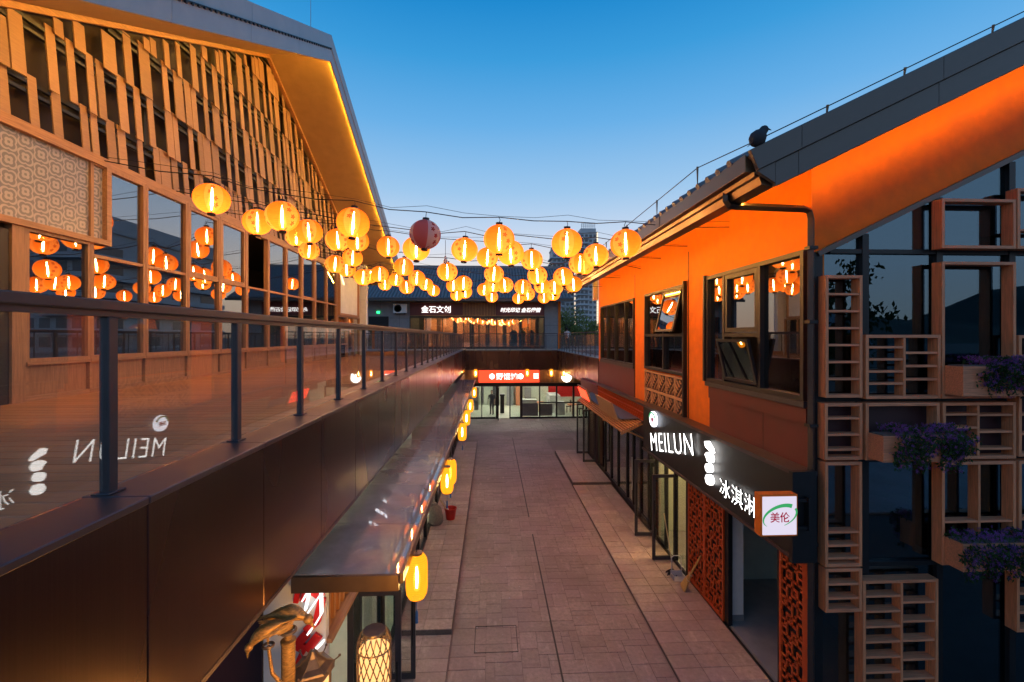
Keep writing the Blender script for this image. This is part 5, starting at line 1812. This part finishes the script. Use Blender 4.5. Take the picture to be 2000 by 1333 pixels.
def bird_on_pole(label, foot, d, L, pole, r, collar):
    t = thing('bird_post', label, 'bird statue', (pole[0][0], pole[0][1], 0), 'bronze bird posts by the canopy end')
    b = MB()
    bird_body(b, Vector(foot) + Vector((0, 0, .15 * L)), d, L)
    b.build('bird', M['bronze'], t, smooth=True)
    d = Vector(d).normalized()
    s = d.cross(Vector((0, 0, 1))).normalized()
    u = s.cross(d)
    fp = Vector(foot) + Vector((0, 0, .15 * L))
    for sg in (-1, 1):
        w = MB()
        for k in range(9):                                        # coverts over layered flight feathers of one folded wing
            x0, x1 = .17 - .025 * k, -.02 - .055 * k
            z0, z1 = .135 - .012 * k, .085 - .022 * k
            o0, o1 = .112 + .003 * k, .112 - .009 * k
            a0 = fp + (d * x0 + u * z0 + s * sg * o0) * L
            a1 = fp + (d * x1 + u * z1 + s * sg * o1) * L
            m0 = a0.lerp(a1, .5) + s * sg * .012 * L
            w.loft([(a0, u * .010 * L, s * .006 * L), (a0.lerp(m0, .5), u * .022 * L, s * .012 * L), (m0, u * .026 * L, s * .014 * L), (a1.lerp(m0, .3), u * .030 * L, s * .010 * L), (a1, u * .008 * L, s * .004 * L)], 8)
        for k in range(4):
            a0 = fp + (d * -.16 + u * (.02 - .03 * k) + s * sg * .10) * L
            a1 = fp + (d * (-.50 + .03 * k) + u * (-.06 - .025 * k) + s * sg * (.055 + .012 * k)) * L
            w.loft([(a0, u * .014 * L, s * .006 * L), (a0.lerp(a1, .5), u * .020 * L, s * .008 * L), (a1, u * .010 * L, s * .004 * L)], 8)
        w.build('wing', M['bronze'], t, smooth=True)
        MB().tube([fp + (s * sg * .035 + u * .03) * L, Vector(foot) + s * sg * .03 * L + Vector((0, 0, .005))], [.022 * L, .014 * L], 8).build('leg', M['bronze'], t)
    ring = MB()
    c = Vector(foot)
    ring.tube([(c.x + collar * math.cos(a), c.y + collar * math.sin(a), c.z - .012) for a in [i * 2 * PI / 20 for i in range(21)]], collar * .28, 8)
    ring.build('perch_ring', M['old_metal'], t, smooth=True)
    return t


top = at(563, 1234, Y=3.9)
t = bird_on_pole('larger bronze bird with bowed head on a thick brass post', (top.x, top.y, top.z + .02), (.95, -.12, -.10), .50, [(top.x, top.y, 0)], .055, .055)
MB().tube([(top.x, top.y, .02), (top.x, top.y, top.z - .09)], .055, 20).build('post', M['bronze'], t, smooth=True)
MB().lathe([(.060, 0), (.062, .02), (.03, .03), (.028, .09), (.036, .10)], (top.x, top.y, top.z - .09), 20).build('post_cap', M['bronze'], t, smooth=True)
top2 = at(524, 1262, Y=3.75)
t = bird_on_pole('smaller bronze bird bending low on a thin curved rod', (top2.x, top2.y, top2.z + .015), (-.78, -.30, -.55), .42, [(top2.x, top2.y, 0)], .02, .038)
MB().tube([(top2.x + .28, top2.y + .05, 1.4), (top2.x + .16, top2.y + .03, top2.z - .42), (top2.x + .03, top2.y, top2.z - .22), (top2.x, top2.y, top2.z)], [.018, .017, .015, .013], 10).build('post', M['bronze'], t, smooth=True)
MB().tube([(top2.x + .28, top2.y + .05, 1.4), (top2.x + .30, top2.y + .05, .02)], .018, 10).build('rod', M['bronze'], t)

pg = at(611, 1283, Y=4.1)
pl_ = thing('pagoda_lantern', 'lit lantern with a six sided pagoda roof on a post', 'post lantern', (pg.x, pg.y, 0))
c = Vector((pg.x, pg.y, pg.z))
rf = MB()
n6 = 6
prof = [(.022, .05), (.05, .0), (.11, -.055), (.175, -.085), (.185, -.10)]
vs = []
for r_, z in prof:
    for k in range(n6):
        a = k * 2 * PI / n6 + .35
        vs.append((c.x + r_ * math.cos(a), c.y + r_ * math.sin(a), c.z + z + (.012 if r_ > .15 else 0)))
fs_ = [(i * n6 + k, i * n6 + (k + 1) % n6, (i + 1) * n6 + (k + 1) % n6, (i + 1) * n6 + k) for i in range(len(prof) - 1) for k in range(n6)]
fs_.append(tuple(range(n6 - 1, -1, -1)))
rf.add(vs, fs_)
rf.build('roof', M['old_metal'], pl_)
for k in range(n6):
    a = k * 2 * PI / n6 + .35
    e = [(c.x + r_ * math.cos(a), c.y + r_ * math.sin(a), c.z + z + .008) for r_, z in prof[:4]] + [(c.x + .205 * math.cos(a), c.y + .205 * math.sin(a), c.z - .062), (c.x + .222 * math.cos(a), c.y + .222 * math.sin(a), c.z - .045)]
    m_ = MB().tube(e, .0065, 6)
    m_.lathe([(.0, -.014), (.012, -.006), (.012, .006), (.0, .014)], e[-1], 8)
    m_.build('roof_rib', M['old_metal'], pl_)
hexp = lambda r_: [(c.x + r_ * math.cos(k * 2 * PI / n6 + .35), c.y + r_ * math.sin(k * 2 * PI / n6 + .35)) for k in range(n6)]
MB().prism(hexp(.180), 'z', c.z - .135, c.z - .092).build('eave_band', M['old_metal'], pl_)
MB().prism(hexp(.135), 'z', c.z - .50, c.z - .136).build('lit_panes', M['core_warm'], pl_)
fr2 = MB()
for x, y in hexp(.140):
    fr2.box(x - .010, x + .010, y - .010, y + .010, c.z - .50, c.z - .136)
fr2.prism(hexp(.150), 'z', c.z - .53, c.z - .501)
fr2.build('frame', M['old_metal'], pl_)
MB().tube([(c.x, c.y, .02), (c.x, c.y, c.z - .53)], .03, 12).build('post', M['old_metal'], pl_)

wv = at(731, 1232, Y=4.1)
wl_ = thing('woven_lantern', 'lit bamboo lantern with a diamond woven cage and flat lid', 'post lantern', (wv.x, wv.y, 0))
c = Vector((wv.x, wv.y, wv.z))
R_ = lambda z: .098 + .047 * min(1, max(0, (-z) / .09)) ** .55 if z > -.16 else (.145 - .012 * max(0, (-z - .45) / .15))
MB().lathe([(.0, .012), (.095, .010), (.101, .0), (.101, -.014), (.0, -.016)][::-1], c, 28).build('lid', M['old_metal'], wl_, smooth=True)
MB().lathe([(.11, -.57), (.128, -.52), (.130, -.30), (.130, -.155), (.118, -.15)], c, 28).build('lit_core', M['core_warm'], wl_, smooth=True)
cage = MB()
NB = 16
for k in range(NB):
    for sg in (-1, 1):
        pts = []
        for i in range(25):
            z = -.012 - .57 * i / 24
            a = 2 * PI * k / NB + sg * 1.35 * i / 24
            r_ = R_(z) + (.002 if sg > 0 else 0)
            pts.append((c.x + r_ * math.cos(a), c.y + r_ * math.sin(a), c.z + z))
        cage.tube(pts, .0052, 5, caps=False)
for z in (-.14, -.575):
    cage.tube([(c.x + (R_(z) + .003) * math.cos(a), c.y + (R_(z) + .003) * math.sin(a), c.z + z) for a in [i * 2 * PI / 28 for i in range(29)]], .006, 6)
cage.build('woven_cage', M['old_metal'], wl_)
MB().tube([(c.x, c.y, .02), (c.x, c.y, c.z - .56)], .028, 12).build('post', M['old_metal'], wl_)

gp = thing('globe_lantern', 'round lit globe lantern on a post below the bronze birds', 'post lantern', (-.96, 3.0, 0))
MB().lathe(oblate(.13, .13, 14), (-.96, 3.0, 2.84), 24).build('globe', M['globe'], gp, smooth=True)
MB().tube([(-.96, 3.0, .02), (-.96, 3.0, 2.71)], .03, 12).build('post', M['old_metal'], gp)
MB().lathe([(.07, 0), (.08, .02), (.05, .04)], (-.96, 3.0, 2.70), 16).build('collar', M['old_metal'], gp)

# ================================================================== SMALL THINGS IN THE LANE
bk = at(880, 1014, Z=.13)
t = thing('bucket', 'red plastic bucket holding scraps on the raised pavement', 'bucket', bk)
MB().lathe([(.0, .004), (.125, .004), (.17, .30), (.182, .30), (.182, .325), (.165, .325), (.155, .28), (.115, .03), (.0, .03)], bk, 24).build('body', M['red_plastic'], t, smooth=True)
MB().tube([(bk.x + .17 * math.cos(a), bk.y + .17 * math.sin(a), bk.z + .30 - .10 * abs(math.sin(a))) for a in [PI * i / 12 for i in range(13)]], .006, 6).build('handle', M['steel'], t)
st = thing('timber_offcuts', 'pale wooden offcuts sticking out of the red bucket', 'wood scraps', bk)
MB().beam(bk + Vector((.03, 0, .04)), bk + Vector((-.30, .03, .55)), .07, .02).build('strip', M['stick'], st)
MB().beam(bk + Vector((.02, .04, .04)), bk + Vector((-.18, .05, .50)), .05, .02).build('strip', M['white'], st)
sk = at(851, 1024, Z=.13)
t = thing('rubble_sack', 'grey woven sack slumped beside the red bucket', 'sack', sk)
secs = []
for z, r_, dx in ((0, .17, 0), (.05, .205, 0), (.2, .20, .01), (.36, .18, -.01), (.46, .165, -.02), (.52, .12, -.05), (.55, .13, -.06), (.60, .10, -.08)):
    secs.append((sk + Vector((dx, 0, z + .004)), Vector((r_, 0, 0)), Vector((0, r_ * .8, 0))))
s_ = MB().loft(secs, 20)
s_.v = [(x + .012 * math.sin(23 * z + 5 * y), y + .012 * math.sin(19 * z + 7 * x), z) for x, y, z in s_.v]
s_.build('cloth', M['sack'], t, smooth=True)

b0 = at(1333, 1150, Z=.055)
t = thing('straw_broom', 'short straw broom leaning on the orange fret screen', 'broom', b0)
tip = Vector((RX - .075, b0.y - .25, .86))
v = tip - b0
u_ = v.normalized()
sd = Vector((0, 1, 0)) - u_ * u_.y
sd.normalize()
q = u_.cross(sd)
MB().loft([(b0 + v * .02, sd * .13, q * .035), (b0 + v * .2, sd * .10, q * .035), (b0 + v * .42, sd * .045, q * .03), (b0 + v * .52, sd * .022, q * .022), (b0 + v * 1.0, sd * .016, q * .016)], 14).build('bristles', M['straw'], t, smooth=True)
for f_ in (.30, .44):
    MB().loft([(b0 + v * f_, sd * (.10 - .13 * (f_ - .2)), q * .04), (b0 + v * (f_ + .012), sd * (.098 - .13 * (f_ - .2)), q * .04)], 14).build('binding', M['stick'], t)
d0 = at(1325, 1132, Z=.055)
t = thing('dustpan', 'grey plastic long handled dustpan by the shop door', 'dustpan', d0)
MB().box(d0.x - .13, d0.x + .13, d0.y - .10, d0.y + .12, .056, .066).box(d0.x - .13, d0.x + .13, d0.y + .11, d0.y + .12, .066, .2).box(d0.x - .13, d0.x - .12, d0.y - .08, d0.y + .11, .066, .15).box(d0.x + .12, d0.x + .13, d0.y - .08, d0.y + .11, .066, .15).build('pan', M['grey_plastic'], t)
MB().tube([(d0.x - .11, d0.y + .10, .19), (d0.x - .11, d0.y + .12, .48), (d0.x - .05, d0.y + .12, .52), (d0.x + .05, d0.y + .12, .52), (d0.x + .11, d0.y + .12, .48), (d0.x + .11, d0.y + .10, .19)], .012, 8).build('handle', M['grey_plastic'], t)
m0 = at(1312, 1122, Z=.055)
t = thing('mop', 'long handled mop with dark head leaning on the open glass door', 'mop', m0)
MB().tube([m0 + Vector((.03, 0, .10)), Vector((4.02, 10.45, 1.28))], .014, 8).build('handle', M['stick'], t)
hd = MB()
for k in range(26):
    a = lr.uniform(0, 6.28)
    r_ = lr.uniform(.06, .15)
    hd.tube([m0 + Vector((.02, 0, .12)), m0 + Vector((r_ * .6 * math.cos(a), r_ * .6 * math.sin(a), .07)), m0 + Vector((r_ * math.cos(a), r_ * math.sin(a), .014))], .011, 5)
hd.build('mop_head', M['black_cloth'], t)

lc = thing('lightning_conductor', 'thin cable on stand-offs along the orange house roof edge', 'cable', (3.0, 5.2, 7.6))
pts = [Vector((x, YB - .02, up(x) + .095)) for x in (11, 9, 7.2, 6.0, 4.9, 3.95, 3.15)]
pts += [Vector((2.95, y, 7.82)) for y in (6.4, 8.0, 9.8, 11.6, 13.4, 15.2, 17, 18.9)]
MB().tube(pts, .007, 6).build('cable', M['wire'], lc)
for p in pts[1:]:
    b_ = MB().tube([p + Vector((0, 0, .015)), p - Vector((0, -.02 if p.y < 5.3 else 0, .11 if p.y < 5.3 else .24))], [.016, .007], 6)
    b_.build('stand_off', M['old_metal'], lc)

pgp = Vector((3.12, YB - .02, up(3.12) + .02))
t = thing('pigeon', 'dark pigeon sitting on the lower corner of the dark fascia', 'pigeon', pgp)
b_ = MB()
ax_, nv_ = Vector((.60, 0, .80)), Vector((-.80, 0, .60))
b_.loft([(pgp + Vector((-.055, 0, .035)) + ax_ * a, Vector((0, r_, 0)), nv_ * r_ * 1.05) for a, r_ in ((-.045, .008), (-.025, .045), (.02, .082), (.07, .092), (.12, .076), (.155, .052), (.175, .048), (.205, .046), (.23, .030), (.238, .006))], 14)
b_.loft([(pgp + Vector((-.06, 0, .06)), (0, .05, 0), (.02, 0, .03)), (pgp + Vector((-.12, 0, .0)), (0, .035, 0), (.008, 0, .012))], 10)
b_.loft([(pgp + Vector((.11, 0, .20)), (0, .012, 0), (0, 0, .012)), (pgp + Vector((.15, 0, .185)), (0, .003, 0), (0, 0, .003))], 8)
b_.build('body', M['trousers'], t, smooth=True)
for sg in (-1, 1):
    MB().tube([pgp + Vector((.0, sg * .02, .06)), pgp + Vector((.01, sg * .02, -.02))], .006, 6).build('leg', M['old_metal'], t)


# ================================================================== PEOPLE
def person(label, loc, rz, shirt, trousers, h=1.70, arms=0.):
    t = thing('person', label, 'person', loc, rz=rz)
    k = h / 1.72
    b = MB()
    def limb(ps, n=12, mi=0):
        secs = []
        for (x, y, z), r_ in ps:
            r_ = r_ if isinstance(r_, tuple) else (r_, r_)
            secs.append(((x * k, y * k, z * k), (r_[0] * k, 0, 0), (0, r_[1] * k, 0)))
        b.loft(secs, n, mi)
    # torso with neck and head as one run of rings, legs and arms growing out of it
    limb([((0, 0, .84), (.15, .10)), ((0, 0, .93), (.165, .115)), ((0, 0, 1.05), (.145, .10)), ((0, .005, 1.2), (.165, .11)), ((0, 0, 1.33), (.185, .105)), ((0, 0, 1.41), (.14, .08)), ((0, 0, 1.445), (.062, .058))], 16, 1)
    limb([((0, 0, 1.43), .058), ((0, .005, 1.49), .052), ((0, .015, 1.53), (.06, .068)), ((0, .015, 1.60), (.074, .09)), ((0, .01, 1.66), (.072, .088)), ((0, .005, 1.70), (.05, .06)), ((0, .005, 1.718), .012)], 14, 0)
    for s_ in (-1, 1):
        limb([((s_ * .085, 0, .90), (.088, .10)), ((s_ * .09, .005, .70), (.078, .085)), ((s_ * .09, .01, .47), .056), ((s_ * .095, 0, .30), .054), ((s_ * .095, -.01, .10), .045), ((s_ * .095, -.01, .06), .045)], 12, 2)
        limb([((s_ * .095, -.05, .035), (.045, .035)), ((s_ * .095, .03, .055), (.045, .09)), ((s_ * .095, .05, .01), (.048, .13)), ((s_ * .095, .05, .001), (.046, .125))], 12, 3)
        limb([((s_ * .175, 0, 1.385), .045), ((s_ * .205, 0, 1.33), .052), ((s_ * .23, -.01, 1.15), .042), ((s_ * .235, .0 + arms, 1.10), .04)], 10, 1)
        limb([((s_ * .235, arms, 1.10), .034), ((s_ * .235, .03 + arms, .95), .034), ((s_ * .235, .06 + arms, .86), .026), ((s_ * .235, .07 + arms, .80), (.018, .035)), ((s_ * .235, .08 + arms, .72), (.014, .03))], 10, 0)
    b.build('body', [M['skin'], shirt, trousers, M['black_cloth']], t, smooth=True, local=True)
    hr = MB().loft([((0, -.03 * k, 1.55 * k), (.074 * k, 0, 0), (0, .05 * k, 0)), ((0, -.012 * k, 1.60 * k), (.083 * k, 0, 0), (0, .08 * k, 0)), ((0, -.005 * k, 1.66 * k), (.083 * k, 0, 0), (0, .09 * k, 0)), ((0, 0, 1.715 * k), (.058 * k, 0, 0), (0, .065 * k, 0)), ((0, 0, 1.735 * k), (.01 * k, 0, 0), (0, .01 * k, 0))], 14)
    hr.build('hair', M['hair'], t, smooth=True, local=True)
    fc = MB().loft([((0, .09 * k, 1.585 * k), (.012 * k, 0, 0), (0, .012 * k, .0)), ((0, .115 * k, 1.578 * k), (.010 * k, 0, 0), (0, .008 * k, .01 * k)), ((0, .10 * k, 1.61 * k), (.006 * k, 0, 0), (0, .006 * k, 0))], 8)
    fc.build('nose', M['skin'], t, local=True)
    return t


person('person in a white shirt and dark trousers standing behind the picket railing', (6.22, 37.2, 4.44), PI * .0, M['shirt'], M['trousers'])
person('person in black working behind the noodle shop glass', (.02, 31.6, .02), PI * .9, M['black_cloth'], M['trousers'], 1.68, .08)


# ================================================================== TREES
def tree(name, label, base, H_, spread, mat, n, leaf, seed, droop=0.):
    r = random.Random(seed)
    t = thing(name, label, 'tree', base)
    B_ = Vector(base)
    tr = MB().tube([B_, B_ + Vector((.05, 0, H_ * .2)), B_ + Vector((0, .05, H_ * .45)), B_ + Vector((.1, 0, H_ * .7))], [.035 * H_, .027 * H_, .02 * H_, .008 * H_], 10)
    tips = []
    for k in range(22):
        a = r.uniform(0, 6.28)
        z0 = r.uniform(.28, .65) * H_
        e = B_ + Vector((math.cos(a) * spread * r.uniform(.4, .95), math.sin(a) * spread * r.uniform(.4, .95), z0 + r.uniform(.1, .36) * H_))
        s0 = B_ + Vector((0, 0, z0))
        mid = s0.lerp(e, .5) + Vector((0, 0, .05 * H_))
        tr.tube([s0, mid, e], [.010 * H_, .006 * H_, .002 * H_], 6)
        tips += [e, mid.lerp(e, .5), e + Vector((r.gauss(0, .2), r.gauss(0, .2), r.gauss(0, .1))) * spread]
    tr.build('trunk', M['bark'], t)
    cr_ = MB()
    for k in range(n):
        c_ = r.choice(tips)
        off = Vector((r.gauss(0, .16), r.gauss(0, .16), r.gauss(0, .12))) * spread
        off.z -= droop * r.random() * H_ * .35
        p = c_ + off
        e = Euler((r.uniform(0, 6), r.uniform(0, 6), r.uniform(0, 6))).to_matrix()
        u, v = e @ Vector((leaf, 0, 0)), e @ Vector((0, leaf * .5, 0))
        cr_.add([p - u, p - v, p + u, p + v], [(0, 1, 2, 3)])
    cr_.build('crown', mat, t)
    return t


tree('willow_tree', 'soft green willow behind the picket railing under the towers', (10.0, 60, 0), 9.6, 2.6, M['leaf'], 5200, .16, 4, .5)
tree('willow_tree', 'lower green tree beside the willow near the orange house', (13.8, 66, 0), 8.4, 2.6, M['leaf'], 3200, .17, 8, .3)


# ================================================================== TOWERS FAR BEHIND
def tower(label, x0, x1, y0, y1, H_, fl, lit_edge=False, seed=1, bays=4, roof_rail=True, step=None):
    r = random.Random(seed)
    t = thing('apartment_tower', label, 'tower', ((x0 + x1) / 2, (y0 + y1) / 2, 0))
    MB().box(x0, x1, y0, y1, 0, H_).build('wall', M['tower_wall'], t)
    n = int(H_ / fl)
    sl, wn, lw, bl_ = MB(), MB(), MB(), MB()
    for i in range(n):
        z = i * fl
        sl.box(x0 - 1.3, x0 + (x1 - x0) * .52, y0 - 1.4, y0 - .01, z - .12, z + .75)
        sl.box(x0 - 1.2, x0 - .01, y0 + .2, y1 - .2, z - .12, z + .8)
        for b in range(bays):
            w = (x1 - x0) / bays
            xa_ = x0 + b * w
            m_ = lw if r.random() < .03 else wn
            m_.box(xa_ + .18 * w, xa_ + .82 * w, y0 - .08, y0 - .02, z + .9, z + 2.4)
        for b in range(4):
            w = (y1 - y0) / 4
            wn.box(x0 - .08, x0 - .02, y0 + b * w + .2 * w, y0 + b * w + .8 * w, z + .9, z + 2.4)
    sl.build('balconies', M['tower_slab'], t)
    wn.build('windows', M['tower_glass'], t, kind='stuff')
    if lw.v:
        lw.build('lit_windows', M['window_lit'], t)
    MB().box(x0 + .5, x1 - .5, y0 + .5, y1 - .5, H_, H_ + 2.6).box(x0 - .3, x1 + .3, y0 - .3, y1 + .3, H_ - .3, H_ + .5).build('parapet', M['tower_wall'], t)
    if roof_rail:
        rr = MB()
        for k in range(8):
            x = x0 + 1 + (x1 - x0 - 2) * k / 7
            rr.box(x - .12, x + .12, y0 + 1, y0 + 1.24, H_ + 2.6, H_ + 5.6)
        for z in (3.6, 4.6, 5.5):
            rr.box(x0 + 1, x1 - 1, y0 + 1.05, y0 + 1.2, H_ + z, H_ + z + .18)
        rr.build('roof_railing', M['tower_wall'], t)
    if lit_edge:
        e = MB()
        for i in range(n * 2):
            z = 1 + i * fl / 2
            e.box(x1 - .1, x1 + .45, y0 - .45, y0 + .1, z, z + fl * .33)
        e.build('edge_lights', M['window_lit'], t)
    return t


D_ = 265.
X_ = lambda px: at(px, 658, Y=D_).x
tower('tall dark apartment tower with railing on its roof behind the lanterns', X_(1133), X_(1166), D_, D_ + 14, EYE + 205 / FPX * D_, 3.0, True, 3, 4)
tower('slightly lower apartment wing joined in front of the tall tower', X_(1086), X_(1131), D_ + 16, D_ + 30, EYE + 172 / FPX * (D_ + 16), 3.0, False, 5, 5, False)
tower('pale low apartment block beyond the willow', X_(1092) * 1.3, X_(1112) * 1.32, D_ * 1.3, D_ * 1.3 + 14, 40, 3.0, False, 7, 3, False)
tower('dark terraced apartment block mirrored in the hall windows', 48, 60, 72, 106, 22.5, 2.9, False, 9, 5)

# ================================================================== BEHIND THE CAMERA (mirrored in the glass gable)
hb = MB()
hn = 60
hs = random.Random(9)
ph = [hs.uniform(0, 6.28) for _ in range(6)]
def hh(x):
    return 48 + 26 * math.sin(x * .006 + ph[0]) + 12 * math.sin(x * .017 + ph[1]) + 6 * math.sin(x * .043 + ph[2]) + 2 * math.sin(x * .13 + ph[3])
vs = []
for i in range(hn + 1):
    x = -700 + 1400 * i / hn
    vs += [(x, -330, -1), (x, -420, hh(x) * .55), (x, -520, hh(x)), (x, -700, -1)]
hb.add(vs, [(4 * i + j, 4 * i + j + 1, 4 * i + j + 5, 4 * i + j + 4) for i in range(hn) for j in range(3)])
tag(hb.build('hills', M['hill'], smooth=True), 'low dark wooded hills beyond the village', kind='structure')
vh = thing('tiled_house', 'dark tiled roof house mirrored in the glass gable', 'house', (14, -16, 0))
MB().box(9, 22, -22, -15, 0, 5.2).build('wall', M['grey_wall'], vh)
MB().prism([(-23, 4.9), (-18.5, 7.6), (-14, 4.9), (-14, 4.7), (-23, 4.7)], 'x', 8.2, 23).build('roof', M['tile_roof'], vh)
tag(MB().box(-30, 40, -14.8, -1.2, -.05, .01).build('added_plaza', M['paver']), 'pale paved yard added unseen behind the viewpoint to brighten the gable glass', kind='structure')  # unseen pale slab, added to brighten the gable's mirrored view and bounce light
stp = thing('stone_stairs', 'pale stone stairs mirrored low in the glass gable', 'stairs', (9, -5, 0))
for i in range(14):
    MB().box(6.0 + i * .3, 6.3 + i * .3, -6.5, -4.5, 0, .17 * (i + 1)).build('step', M['white'], stp)
rl = MB().beam((6.0, -4.5, 1.1), (10.2, -4.5, 3.4), .06, .06)
for i in range(8):
    rl.box(6.1 + i * .58, 6.14 + i * .58, -4.52, -4.48, .17 * (1 + i * 1.9), 1.1 + i * .315)
rl.build('stair_rail', M['rail_metal'], stp)
tree('round_tree', 'dark round tree mirrored in the glass gable', (15.5, -9, 0), 9, 2.4, M['leaf_dark'], 3600, .16, 14)
